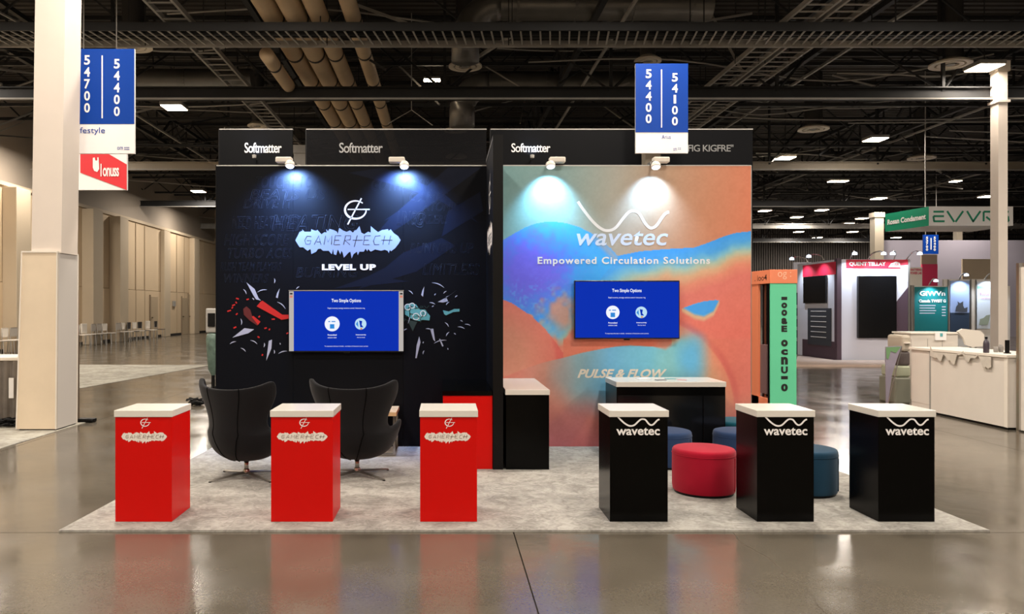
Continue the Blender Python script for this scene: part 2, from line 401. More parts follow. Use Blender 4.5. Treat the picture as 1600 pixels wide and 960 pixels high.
# big grey ducts
def elbow_duct(label, px, py, Yd, r, x_right, zdrop):
    x = X(px, Yd); z = Z(py, Yd)
    t = thing('air_duct', label, 'duct', (x, Yd, z))
    pts = [(0, 0, -zdrop)]+[(R_-R_*math.cos(a), 0, R_*math.sin(a)-R_) for R_ in [.75] for a in np.linspace(0, PI/2, 9)]
    o = MB().tube(pts, r, 20).build('duct_elbow', M_DUCT, t, smooth=True)
    o = MB().tube([(.75, 0, 0), (x_right-x, 0, 0)], r*1.0, 20).build('duct_run', M_DUCT, t); auto_smooth(o)
    for xx in np.arange(1.1, x_right-x, 1.25):
        MB().tube([(xx, 0, 0), (xx+.05, 0, 0)], r*1.05, 20).build('duct_flange', M_DUCT, t)
    MB().bar((1.5, 0, r), (1.5, 0, DZ-z), .03).bar((x_right-x-.4, 0, r), (x_right-x-.4, 0, DZ-z), .03).build('duct_hangers', M_STEELD, t)
    return t
elbow_duct('large grey air duct with elbow at top centre', 727, 10, 16.6, .3, X(1110, 16.6), 1.2)
elbow_duct('grey air duct with elbow level with the blue sign top', 722, 132, 21.8, .36, X(1000, 21.8), 1.2)
o = elbow_duct('grey air duct at far left ceiling beside the lifestyle sign', 150, 125, 20.2, .28, X(395, 20.2), .3)
# round diffusers
def diffuser(px, py, rpx, z, label):
    Yd = (z-CH)*F/(HY-py); r = rpx/F*Yd
    t = thing('ceiling_diffuser', label, 'vent', (X(px, Yd), Yd, z))
    k = r/.5
    MB().lathe([(.29*k, .12), (.29*k, min(2.2, DZ-z))], n=24).build('drop_duct', M_DUCTK, t, smooth=True)
    o = MB().lathe([(.28*k, .14), (.5*k, .04), (.5*k, 0), (.36*k, 0), (.34*k, .06), (.28*k, .14)], n=32).build('outer_ring', M_RING, t); auto_smooth(o)
    o = MB().lathe([(.3*k, .03), (.31*k, 0), (.2*k, 0), (.19*k, .05), (.3*k, .03)], n=28).build('middle_ring', M_RING, t); auto_smooth(o)
    MB().lathe([(0, .07), (.35*k, .07), (.3*k, .1), (0, .1)], n=24).build('throat_shade_disc', M_BPLAST, t)  # black disc stands in for the shade between the rings
    MB().lathe([(0, .02), (.11*k, .0), (.11*k, .04), (0, .05)], n=20).build('core_disc', M_STEELM, t)
    return t
for a in [(727, 105, 26, 7.4, 'round ceiling diffuser nearest above the booth centre'), (712, 205, 18, 7.4, 'round ceiling diffuser just above the dark partition between banners'),
          (713, 246, 17, 7.35, 'round ceiling diffuser seen low through the sheer black banner'), (208, 74, 29, 7.4, 'round ceiling diffuser above the lifestyle sign'),
          (1012, 97, 21, 7.4, 'round ceiling diffuser behind top edge of the second blue sign'), (1485, 102, 30, 7.4, 'round ceiling diffuser left of the bright lamp by right column'),
          (1271, 203, 23, 7.3, 'round ceiling diffuser midway between the blue sign and right column'), (1440, 248, 20, 7.3, 'faint round ceiling diffuser left of the right column, farther back'),
          (403, 198, 16, 7.3, 'round ceiling diffuser just above the leftmost dark banner')]:
    diffuser(*a)
# ---------------------------------------------------------------- hall lamps
M_LENS = mat('lamp_lens', (255, 240, 215), emit=(255, 232, 200), es=22)
def lamp(loc, label, group, w_=.62, power=HALL):
    t = thing('high_bay_lamp', label, 'lamp', loc, group=group)
    hs = MB().box(-w_/2, w_/2, -w_/2, w_/2, .02, .12, .02).build('lamp_housing', M_STEELM, t)
    MB().box(-w_/2+.03, w_/2-.03, -w_/2+.03, w_/2-.03, .0, .02).build('lamp_lens', M_LENS, hs)
    MB().tube([(0, 0, .12), (0, 0, DZ-loc[2])], .012, 5).build('hanger_rod', M_STEELD, t)
    l = bpy.data.lights.new('lamp_light', 'AREA'); l.shape = 'SQUARE'; l.size = w_; l.energy = power; l.color = WARM
    lo = bpy.data.objects.new('lamp_light', l); COL.objects.link(lo); lo.parent = t; lo.location = (0, 0, -.02)
    return t
LZ = 7.12
vis = [(1538, 107, 'bright high-bay lamp beside the top of the right white column'), (1368, 219, 'lit high-bay lamp above the right side, left of white column'),
       (1227, 248, 'lit high-bay lamp just above right of the colourful wall'), (272, 169, 'lit high-bay lamp right of the lifestyle sign'),
       (1302, 284, 'lit high-bay lamp, left one of two side by side right of the booth'), (1317, 284, 'lit high-bay lamp, right one of two side by side right of the booth'),
       (1493, 284, 'lit high-bay lamp above the green and white hanging sign'), (195, 306, 'small lit lamp below the red hanging sign'), (247, 331, 'small lit lamp left of the black booth by the tan wall'),
       (310, 300, 'lit lamp close to the upper left corner of the black booth'), (325, 322, 'small lit lamp hugging the black booth left edge')]
for px, py, lb in vis:
    Yl = (LZ-CH)*F/(HY-py); lamp((X(px, Yl), Yl, LZ), lb, 'hall lamps', w_=.42 if py == 284 else .62, power=HALL*(.3 if py == 107 else 1))
far_l = [(1373, 311, 'small far lamp above the left corner of the green face of the hanging sign'), (1284, 329, 'small far lamp above the crimson booth, higher of two over its dark side screen'), (1347, 342, 'small far lamp close left of the green sign face'),
         (1542, 308, 'small far lamp touching the left edge of the right white column, above the white sign'), (1214, 351, 'tiny far lamp above the mint tower, lowest of those beside the mural top'), (1248, 363, 'tiny far lamp between mint tower and crimson booth'),
         (1282, 355, 'tiny far lamp over the left corner of the crimson booth, lower of two'), (1332, 363, 'tiny far lamp low over the crimson booth, right of its corner post'), (1277, 372, 'tiniest lowest far lamp directly over the crimson booth side screen'),
         (1400, 372, 'tiny far lamp just below the green face of the hanging sign'), (1245, 340, 'tiny far lamp above the gap right of the mint tower'), (1325, 350, 'tiny far lamp above the corner post of the crimson booth'), (1195, 330, 'small far lamp nearest the right edge of the mural wall'),
         (322, 358, 'tiny far lamp low beside the left edge of the black display wall')]
for px, py, lb in far_l:
    Yl = (LZ-CH)*F/(HY-py); lamp((X(px, Yl), Yl, LZ), lb, 'distant hall lamps')
for x, yy in [(a, b) for a in (-10, -3.4, 3.2, 9.8) for b in (-9, -3, 3, 8, 11.6)]+[(16.4, 3), (16.4, 8), (16.4, 11.6), (18, 14), (-12.4, 17), (-12.8, 20.5), (-13.2, 26)]:  # unseen lamps added for light, the last few for right column and left wall
    if 1:
        lamp((x, yy, LZ), 'unseen hall lamp out of view, added to light the scene', 'unseen hall lamps')
# bulb cluster at (675,125)
Yc = 20.5; cx, cz = X(675, Yc), Z(125, Yc)
t = thing('bulb_cluster', 'hanging cluster of small bright bulbs above the black booth', 'lamp', (cx, Yc, cz))
MB().box(-.22, .22, -.04, .04, .03, .08).build('lamp_bar', M_STEELM, t)
MB().tube([(0, 0, .08), (0, 0, DZ-cz)], .015, 5).build('hanger_rod', M_STEELD, t)
for k in range(5):
    MB().lathe([(0, -.05), (.04, -.03), (.045, 0), (.03, .04), (0, .05)], (-.18+k*.09, 0, -.01), 12).build('bulb', M_LENS, t, smooth=True)
# wire bridle under it
t = thing('wire_bridle', 'thin steel wire bridle hanging below the bulb cluster', 'cable', (X(643, 20), 20, Z(172, 20)))
MB().tube([(0, 0, 0), (0, 0, 3.4)], .012, 4).tube([(0, 0, 0), (-.6, 0, -.35)], .012, 4).tube([(0, 0, 0), (.55, 0, -.4)], .012, 4).build('bridle_wire', M_STEELM, t)
# ---------------------------------------------------------------- columns
def column_near():
    t = thing('hall_column', 'tall white square hall column at left with wider cream board sleeve', 'column', (-5.35, 9.5, 0))
    lx, ly = -5.35, 9.5
    def pr(x0, x1, xb, y0, y1, z0, z1, x0t, x1t):
        mb = MB(); bm = mb.bm
        v = [bm.verts.new((a-lx, b-ly, c)) for a, b, c in [(x0, y0, z0), (x1, y0, z0), (x1, y1, z0), (x0, y1, z0), (x0t, y0, z1), (x1t, y0, z1), (x1t, y1, z1), (x0t, y1, z1)]]
        for f in [(0, 1, 2, 3), (4, 7, 6, 5), (0, 4, 5, 1), (1, 5, 6, 2), (2, 6, 7, 3), (3, 7, 4, 0)]: bm.faces.new([v[i] for i in f])
        return mb
    Yf = GY(673.5); Yb = Yf+.52
    zs = Z(395, Yf)
    pr(X(26, Yf), X(87.5, Yf), 0, Yf, Yb, .02, zs, X(34.5, Yf), X(89.5, Yf)).build('column_sleeve', [M_COLW2], t)
    for zz, xo in [(zs, 0)]:
        MB().box(X(33.5, Yf)-lx, X(90.5, Yf)-lx, Yf-ly-.01, Yb-ly+.01, zs, zs+.02).build('sleeve_trim', M_PLAST, t)
    for a, b, c, d in [(26, 34.5, 0, 0), (87.5, 89.5, 0, 0)]:
        MB().bar((X(a, Yf)-lx, Yf-ly-.004, .02), (X(b, Yf)-lx, Yf-ly-.004, zs), .02, .012).build('corner_bead', M_PLAST, t)
    MB().bar((X(87.5, Yf)-lx, Yb-ly, .02), (X(89.5, Yf)-lx, Yb-ly, zs), .02, .02).build('corner_bead', M_PLAST, t)
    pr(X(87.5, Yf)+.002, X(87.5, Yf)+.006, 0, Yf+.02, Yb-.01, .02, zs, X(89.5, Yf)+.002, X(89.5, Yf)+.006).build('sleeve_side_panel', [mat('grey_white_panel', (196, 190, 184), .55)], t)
    pr(X(45.5, Yf), X(92.5, Yf), 0, Yf+.05, Yb-.05, zs, DZ, X(59, Yf), X(106.5, Yf)).build('column_shaft', M_COLW, t)
    MB().box(X(27, Yf)-lx+.02, X(87, Yf)-lx, Yf-ly+.01, Yb-ly-.01, 0, .02).build('column_footing', M_BPLAST, t)
column_near()
def col(px0, px1, Yc, ytop, m, label, name='hall_column', zt=None, extra=True):
    x0, x1 = X(px0, Yc), X(px1, Yc); wv = x1-x0; zt = zt or Z(ytop, Yc)
    t = thing(name, label, 'column', ((x0+x1)/2, Yc+wv/2, 0))
    MB().box(-wv/2, wv/2, -wv/2, -wv/2+max(wv, .27), 0, zt).build('column_shaft', m, t)
    if extra: MB().box(-wv/2-.04, wv/2+.04, -wv/2-.04, wv/2+.04, zt-.25, zt).build('column_cap', m, t)
    return t
t = col(1560, 1574.5, 18.2, 95, M_COLW, 'slim white hall column at right edge in front of green sign')
zb = Z(160, 18.2)
MB().box(-.15, .15, -.15, .2, zb, zb+.06).build('column_bracket', M_COLW, t)
col(459, 477, 24, 150, M_STEELM, 'grey steel column standing behind the black booth banners', zt=6.6)
col(1367, 1381, 40, 365, M_STEELB, 'distant beige column behind the red and white booth', zt=6.5)
col(1495, 1504, 42, 360, M_STEELB, 'thin distant beige column left of the right white column', zt=6.5)
t = thing('sign_post', 'grey-white square post carrying the second blue number sign', 'post', (X(1021, 12.3), 12.45, 0))
MB().box(-.12, .12, -.12, .12, 0, Z(110, 12.3)).build('post_shaft', M_STEELB, t)
MB().box(-.3, .3, -.3, .3, 0, .03, .005).build('post_base', M_STEELD, t)
# ---------------------------------------------------------------- blue aisle signs
def aisle_sign(x0, x1, y0, ymid, y1, Ys, a, b, label, xa, xb, xs_, ya, yb, extra):
    t = thing('aisle_sign', label, 'sign', (X(x0, Ys), Ys, Z(y1, Ys)))
    o = t.location
    MB().box(0, X(x1, Ys)-o.x, 0, .04, 0, Z(y0, Ys)-o.z).build('sign_board', M_PRINTW, t)
    bf = MB().box(0, X(x1, Ys)-o.x, -.004, 0, Z(ymid, Ys)-o.z, Z(y0, Ys)-o.z).build('blue_field', M_BLUE, t)
    MB().box(X(xs_, Ys)-o.x-.008, X(xs_, Ys)-o.x+.008, -.008, -.004, Z(yb[1]+1, Ys)-o.z, Z(ya[0]+2, Ys)-o.z).build('divider_line', M_PRINTW, t)
    for s, xc, (q0, q1) in [(a, xa, ya), (b, xb, yb)]:
        h = (q1-q0)/5
        for i, chh in enumerate(s):
            wd = 4.6 if chh != '1' else 1.9
            ptext('numeral', chh, xc-wd, xc+wd, q0+i*h+1.2, q0+(i+1)*h-2.4, Ys-.008, M_PRINTW, bf, o, bold=.025)
    for s, bx in extra: ptext('small_lettering', s, *bx, Ys-.006, M_BLUE, t, o)
    (MB().box(.2, .24, .04, .24, .3, .36).box(.2, .24, .04, .24, .9, .96) if x0 > 500 else MB().box(-.25, .0, .0, .03, .1, .16).box(-.25, -.2, -.25, 0, .1, .16)).build('sign_bracket', M_EDGE, t)
aisle_sign(108, 210, 76.5, 194, 240, 10.15, '54700', '54400', 'blue 54700 and 54400 number sign hung on the left column', 136, 182.5, 160, (85, 178.5), (91, 184), [('Lifestyle', (115, 164, 199, 211)), ('om', (183, 192, 229.5, 234)), ('====', (194, 202, 230, 234))])
aisle_sign(993, 1075, 99.5, 207, 239.5, 12.1, '54400', '54100', 'blue 54400 and 54100 number sign above the colourful wall', 1013.5, 1054.5, 1033.5, (107, 195), (113, 198.5), [('Arius', (1034, 1048, 211, 217)), ('om ==', (1052, 1064, 231, 236))])
# red hanging sign
Yr = 14.0
t = thing('hanging_sign', 'red and white hanging sign under the 54700 number sign', 'sign', (X(121, Yr), Yr, Z(297, Yr)))
o = t.location
MB().box(-.6, X(198, Yr)-o.x, 0, .06, 0, Z(238, Yr)-o.z).build('sign_box', M_PRINTW, t)
M_SIGNR = mat('red_sign_print', (212, 34, 44), .5)
MB().poly([P(x, y, Yr-.01)-o for x, y in [(125.5, 238), (165, 238), (198, 257), (198, 297), (125.5, 270)]]).build('red_field', M_SIGNR, t)
ptext('sign_lettering', '1onuss', 157, 186, 256, 276, Yr-.02, M_PRINTW, t, o, bold=.02, space=.9)
MB().poly([P(x, y, Yr-.02)-o for x, y in [(145, 247), (148, 246), (149, 251), (152, 251), (152, 246), (154, 246), (155, 264), (152, 269), (147, 267), (145, 262)]]).build('sign_emblem', M_PRINTW, t)
MB().bar((.1, .03, Z(238, Yr)-o.z), (.1, .03, DZ-o.z), .015).bar((.7, .03, Z(238, Yr)-o.z), (.7, .03, DZ-o.z), .015).build('sign_cables', M_STEELM, t)
# ---------------------------------------------------------------- carpets
cp = [(X(92, 5.143), 5.143), (X(1547, 5.143), 5.143), (3.60, 7.06), (3.56, 8.75), (-2.46, 8.75)]
o = MB().poly([(a, b, 0) for a, b in cp], Vector((0, 0, .014))).build('booth_carpet', M_CARPET)
tag(o, 'mottled grey booth carpet under pedestals, chairs and ottomans', 'carpet')
o = MB().poly([(-14, 14.2, 0), (-6.84, 14.2, 0), (-6.15, 20.2, 0), (-14, 20.6, 0)], Vector((0, 0, .006))).build('aisle_carpet', M_AISLE)
tag(o, 'pale grey aisle carpet patch at left in front of the tan wall', 'carpet')
o = MB().poly([(-10, 7.9, 0), (-4.75, 7.9, 0), (-4.7, 10.3, 0), (-10, 10.3, 0)], Vector((0, 0, .006))).build('aisle_carpet', M_AISLE)
tag(o, 'pale grey aisle carpet piece under the left white column', 'carpet')
# ---------------------------------------------------------------- booth walls
WY = 8.257; WT = Z(258, WY)
bw = thing('display_wall', 'black graphic display wall with a winged logo and a TV', 'display wall', (0, WY, 0))
seam = [X(341, WY)-.02, X(458, WY), X(630, WY), .45]
C0 = .014
for i in range(3):
    MB().box(seam[i]+.001, seam[i+1]-.001, 0, .08, C0, WT-.012).build('wall_panel', M_BACK, bw)
MB().box(seam[0], seam[3], -.002, .082, WT-.012, WT).build('top_rail', M_EDGE, bw)
MB().box(seam[0]-.008, seam[0], -.002, .082, C0, WT).build('edge_rail', M_BPLAST, bw)
bo = Vector((0, WY, 0))
FY = WY-.0015
def faint(s, x0, x1, y0, y1, sh=.25):
    ptext('faint_lettering', s, x0, x1, y0, y1, FY, M_FAINT, bw, bo, outline=.012, shear=sh)
for a in [('TOUCH IN OK', 400, 500, 276, 294), ('BEATS US', 390, 510, 296, 312), ('DRIVE IT', 380, 460, 312, 326), ('NEED HEAT NIGHT', 362, 470, 338, 358), ('HEATING', 424, 560, 336, 362),
          ('HIGH SCORE', 350, 452, 366, 384), ('TURBO ACES', 356, 458, 388, 404), ('RUSH TEAM PLAYERS', 340+4, 440, 410, 424), ('GOTHIC KING', 580, 690, 280, 298), ('GAMES', 640, 700, 300, 316),
          ('LINGO', 620, 662, 330, 352), ('G', 648, 664, 330, 356), ('ATOMIC', 660, 720, 316, 330), ('BLAZERS', 644, 700, 336, 350), ('RUNNERS UP', 640, 740, 380, 396), ('LIMITLESS', 660, 750, 412, 430), ('BURNING', 462, 560, 418, 434), ('WINNERS', 350, 420, 428, 442)]:
    faint(*a)
for ip, pts in enumerate([[(700, 262), (752, 262), (640, 345), (560, 398), (610, 340)], [(640, 330), (680, 290), (600, 345), (555, 362)], [(630, 395), (690, 372), (712, 384), (650, 425), (560, 452), (600, 420)],
            [(545, 270), (600, 262), (690, 300), (750, 350), (680, 310), (620, 290)], [(575, 432), (628, 405), (612, 436), (640, 440), (520, 452)], [(700, 330), (750, 300), (755, 330), (690, 370)]]):
    MB().poly([P(x, y, WY-.0004-ip*.0001)-bo for x, y in pts]).build('faint_shard_print', M_SHARD, bw)
# G emblem
def gmark(par, off, cx, cy, h, Y, m, name='emblem_print', wk=1.0):
    """circle-G with slash; h = height px"""
    s = h/40.0
    def q(x, y): return P(cx+(x)*s, cy+(y)*s, Y)-off
    mb = MB()
    arc = [q(1.6+16.2*math.cos(a), -2.4-13.6*math.sin(a)) for a in np.linspace(math.radians(48), math.radians(356), 30)]
    wds = [(1.6+1.6*max(0, math.sin((i/29)*PI)))*s/F*Y*wk for i in range(30)]
    mb.ribbon(arc, wds)
    mb.ribbon([q(-10.5, -3), q(23, -3)], 1.7*s/F*Y*wk)
    mb.ribbon([q(10.5, -20), q(-10.5, 20)], 2.0*s/F*Y*wk)
    return mb.build(name, m, par)
gmark(bw, bo, 554, 330.5, 41, WY-.003, M_PRINTW)
SPL = [(10, 560), (45, 490), (60, 460), (75, 465), (70, 450), (90, 455), (88, 432), (115, 460), (190, 460), (195, 430), (215, 440), (245, 450), (265, 440), (312, 490), (345, 465), (372, 470), (365, 430), (385, 455), (405, 428), (450, 440), (490, 460), (500, 485), (515, 415), (560, 445), (600, 462), (640, 445), (675, 470), (695, 445), (715, 440), (750, 395), (770, 470), (805, 488), (850, 460), (880, 470), (880, 395), (920, 430), (965, 465), (1010, 440), (1050, 435), (1080, 430), (1085, 450), (1110, 432), (1150, 480), (1195, 510), (1225, 558), (1200, 600), (1160, 650), (1115, 685), (1100, 670), (1088, 705), (1075, 680), (1040, 668), (1000, 680), (930, 665), (880, 690), (850, 660), (840, 685), (820, 655), (800, 690), (750, 690), (730, 730), (720, 690), (680, 720), (660, 768), (645, 690), (625, 700), (570, 760), (555, 700), (540, 680), (530, 725), (510, 680), (500, 665), (480, 730), (455, 720), (445, 660), (430, 720), (395, 680), (330, 680), (300, 655), (270, 660), (250, 690), (195, 718), (185, 660), (150, 680), (100, 640), (60, 640)]
def splat(par, off, x0, x1, y0, y1, Y, name='logo_splash', edge=True):
    pts = [(x0+(a-10)/1215*(x1-x0), y0+(b-395)/373*(y1-y0)) for a, b in SPL]
    if edge: MB().poly([P(x, y, Y+.0006)-off+Vector(((x-(x0+x1)/2)*.00012, 0, -(y-(y0+y1)/2)*.0003)) for x, y in pts]).build(name+'_edge', M_PRINTW, par)
    return MB().poly([P(x, y, Y)-off for x, y in pts]).build(name, mat('pale_ice_print', (138, 150, 180), .5, spec=.2), par)
splat(bw, bo, 461.5, 626, 353.5, 404, WY-.0035, edge=False)
def strokes(par, off, x0, x1, y0, y1, Y, m, wd=1.0):
    """thin angular GAMERTECH lettering"""
    G = {'G': [[(.9, .1), (.35, .05), (.05, .5), (.2, .95), (.7, .95), (.85, .55), (.3, .55)]], 'A': [[(0, 1), (.6, 0), (.85, 1)], [(.3, .7), (.75, .7)]],
         'M': [[(0, 1), (.2, 0), (.5, .7), (1, 0), (.95, 1)]], 'E': [[(.95, 0), (.2, 0), (.0, 1), (.8, 1)], [(.1, .5), (.7, .5)]], 'R': [[(0, 1), (.25, 0), (.9, .0), (.85, .45), (.15, .5), (.8, 1)]],
         'T': [[(.1, 1.25), (.5, -.05)], [(-.1, .5), (1.2, .5)]], 'C': [[(.95, 0), (.3, .05), (.05, .6), (.2, 1), (.8, 1)]], 'H': [[(.25, 0), (0, 1)], [(1, 0), (.75, 1)], [(-.2, .5), (1.2, .5)]]}
    word = 'GAMERTECH'; n = len(word); cw = (x1-x0)/n
    mb = MB()
    for i, ch in enumerate(word):
        for st in G[ch]:
            mb.ribbon([P(x0+i*cw+cw*.1+a*cw*.8, y0+b*(y1-y0), Y)-off for a, b in st], wd/F*Y)
    return mb.build('logo_lettering', m, par)
strokes(bw, bo, 474, 612, 368.5, 382.5, WY-.0045, M_PRINTG, 1.15)
ptext('slogan_lettering', 'LEVEL UP', 503, 587.5, 413, 422.5, WY-.003, M_PRINTW, bw, bo, bold=.055, space=1.1)
# exploding controller print
M_PR = mat('red_print', (196, 22, 20), .45); M_PT = mat('teal_print', (92, 166, 168), .45); M_PTD = mat('dark_teal_print', (22, 48, 46), .5); M_PRD = mat('dark_red_print', (92, 14, 14), .5); M_SIL = mat('silver_shard_print', (176, 178, 196), .45)
shards = [[(385, 441.5), (398, 452), (404, 466), (408, 470), (400, 468), (396, 462)], [(363, 528), (382, 513), (397, 515), (388, 521)], [(420, 533), (425, 531), (424, 545), (416, 564), (418, 548)], [(437, 451), (434, 466), (431, 465), (433, 458)],
          [(663, 448), (661, 464), (658, 461), (660, 454)], [(716, 452), (702, 462), (697, 464), (700, 471), (692, 473), (684, 472), (699, 464)], [(655, 526), (657, 535), (651, 560), (649, 560), (651, 540)], [(672, 514), (677, 514), (680, 534), (677, 531)], [(686, 530), (688, 530), (693, 541), (691, 542)]]
for p in shards: MB().poly([P(x, y, WY-.003)-bo for x, y in p]).build('silver_shard', M_SIL, bw)
lines = [(428.5, 435, 428.5, 443), (380, 452, 385, 460), (402, 457, 417, 453), (394, 466, 397, 469), (463, 452, 468, 448), (433, 472, 446, 483), (376, 498, 377, 508), (359, 538, 369, 534), (391, 532, 402, 538), (413, 536, 412, 543), (435, 553, 449, 549), (428, 547, 428.5, 553), (376, 544, 384, 550), (437, 536, 438, 539),
         (638, 454, 645, 460), (675, 442, 694, 450), (679, 462, 681, 459), (693, 459, 698, 455), (697, 477, 702, 472), (671, 473, 680, 476), (675, 480, 678, 478), (695, 504, 701, 511), (697, 526, 702, 519), (709, 521, 712, 523), (719, 501, 723, 503), (715, 511, 726, 514), (726, 507, 735, 509), (678, 537, 698, 532), (699, 544, 700, 547), (661, 554, 663, 548), (661, 537, 662, 534), (711, 465, 715, 462), (631, 517, 636, 514), (665, 514, 675, 516), (637, 478, 637.5, 506)]
mb = MB()
for a, b, c, d in lines: mb.ribbon([P(a+(c-a)*t+(d-b)*.12*math.sin(PI*t), b+(d-b)*t-(c-a)*.1*math.sin(PI*t), WY-.003)-bo for t in np.linspace(0, 1, 6)], 1.5/F*WY, taper=True)
o = mb.build('silver_splinters', M_SIL, bw); o['kind'] = 'stuff'
MB().poly([P(x, y, WY-.003)-bo for x, y in [(407, 472), (410, 470), (428, 483), (441, 492), (451, 492), (451, 498), (440, 500), (425, 492), (401, 479)]]).build('red_blade', M_PR, bw)
MB().poly([P(x, y, WY-.003)-bo for x, y in [(380, 483), (385, 479), (391, 484), (394, 494), (407, 503), (402, 509), (390, 501), (381, 492)]]).build('red_fragment', M_PRD, bw)
MB().poly([P(x, y, WY-.004)-bo for x, y in [(393, 495), (396, 494), (407, 503), (403, 508)]]).build('red_fragment', M_PR, bw)
mb = MB()
for a, b in [(369, 473), (365, 477), (363, 481), (358, 486), (371, 467), (367, 512), (387, 468), (370, 491), (427, 499), (415, 513), (404, 527), (410, 555), (405, 495), (421, 515), (449, 521)]:
    an = random.uniform(0, 3); L = random.uniform(2, 3.5)
    mb.ribbon([P(a-L*math.cos(an), b-L*math.sin(an)*.5, WY-.003)-bo, P(a+L*math.cos(an), b+L*math.sin(an)*.5, WY-.003)-bo], 2.0/F*WY)
o = mb.build('red_splinters', M_PR, bw); o['kind'] = 'stuff'
MB().poly([P(x, y, WY-.003)-bo for x, y in [(692, 485), (701, 487), (710, 483), (718, 483), (718, 487), (708, 488), (697, 493), (694, 491)]]).build('teal_blade', M_PT, bw)
MB().poly([P(x, y, WY-.003)-bo for x, y in [(632, 478), (640, 474), (650, 476), (656, 484), (664, 484), (672, 494), (671, 501), (660, 500), (655, 502), (646, 500), (633, 492)]]).build('teal_fragment', M_PT, bw)
MB().poly([P(x, y, WY-.0025)-bo for x, y in [(636, 500), (652, 503), (645, 518)]]).build('teal_shade', M_PTD, bw)
mb = MB()
for cx, cy, r in [(650, 495, 5), (637, 480, 4.5), (661, 490, 4), (644, 478, 4)]:
    mb.ribbon([P(cx+r*math.cos(a), cy+r*math.sin(a), WY-.004)-bo for a in np.linspace(0, 2*PI, 20)], 1.2/F*WY)
mb.build('teal_rings', M_PRINTW, bw)
mb = MB()
for k in range(26):
    a, b = random.uniform(632, 671), random.uniform(477, 502); an = random.uniform(0, 3); L = random.uniform(1.2, 3.5)
    mb.ribbon([P(a-L*math.cos(an), b-L*math.sin(an), WY-.0042)-bo, P(a+L*math.cos(an), b+L*math.sin(an), WY-.0042)-bo], random.choice([.8, 1.3])/F*WY)
o = mb.build('teal_mechanism_print', M_PTD, bw); o['kind'] = 'stuff'
# partition between the two halves
PYF = GY(736.5)
PXL, PXR = X(771, PYF), X(785.5, PYF)
pt = thing('partition_wall', 'narrow black partition wall between black and colourful halves of booth', 'display wall', (PXL, PYF, 0))
MB().box(0, PXR-PXL, .05, WY-PYF-.003, C0, 3.09).build('partition_panel', M_BACK, pt)
MB().box(-.004, PXR-PXL+.004, 0, .05, C0, 3.1).build('end_post', M_BPLAST, pt)
MB().box(-.004, 0, .052, WY-PYF-.003, 3.06, 3.1).build('top_edge', mat('grey_edge', (60, 60, 62), .5), pt)
po = pt.location
Lx = -.0035
# logo on the left face, squeezed by perspective only
yA, yB = WY-PYF-.55, .12
splY0, splY1 = .95, .12
pts = []
for a, b in SPL:
    pts.append(Vector((Lx, splY0+(a-10)/1215*(splY1-splY0), 2.02+(768-b)/373*.33)))
MB().poly(pts).build('logo_splash', M_PRINTW, pt)
mb = MB()
mb.ribbon([Vector((Lx, .53+.13*math.cos(a)*-1, 2.62+.13*math.sin(a))) for a in np.linspace(.7, 6.0, 24)], .02, Vector((-1, 0, 0)))
mb.ribbon([Vector((Lx, .62, 2.44)), Vector((Lx, .44, 2.82))], .018, Vector((-1, 0, 0))).ribbon([Vector((Lx, .62, 2.63)), Vector((Lx, .34, 2.63))], .016, Vector((-1, 0, 0)))
mb.build('emblem_print', M_PRINTW, pt)
text('logo_lettering', 'GAMERTECH', (.85, .2, 2.13, 2.23), Lx-.001, M_PRINTG, pt, shear=.3, rot='x-')
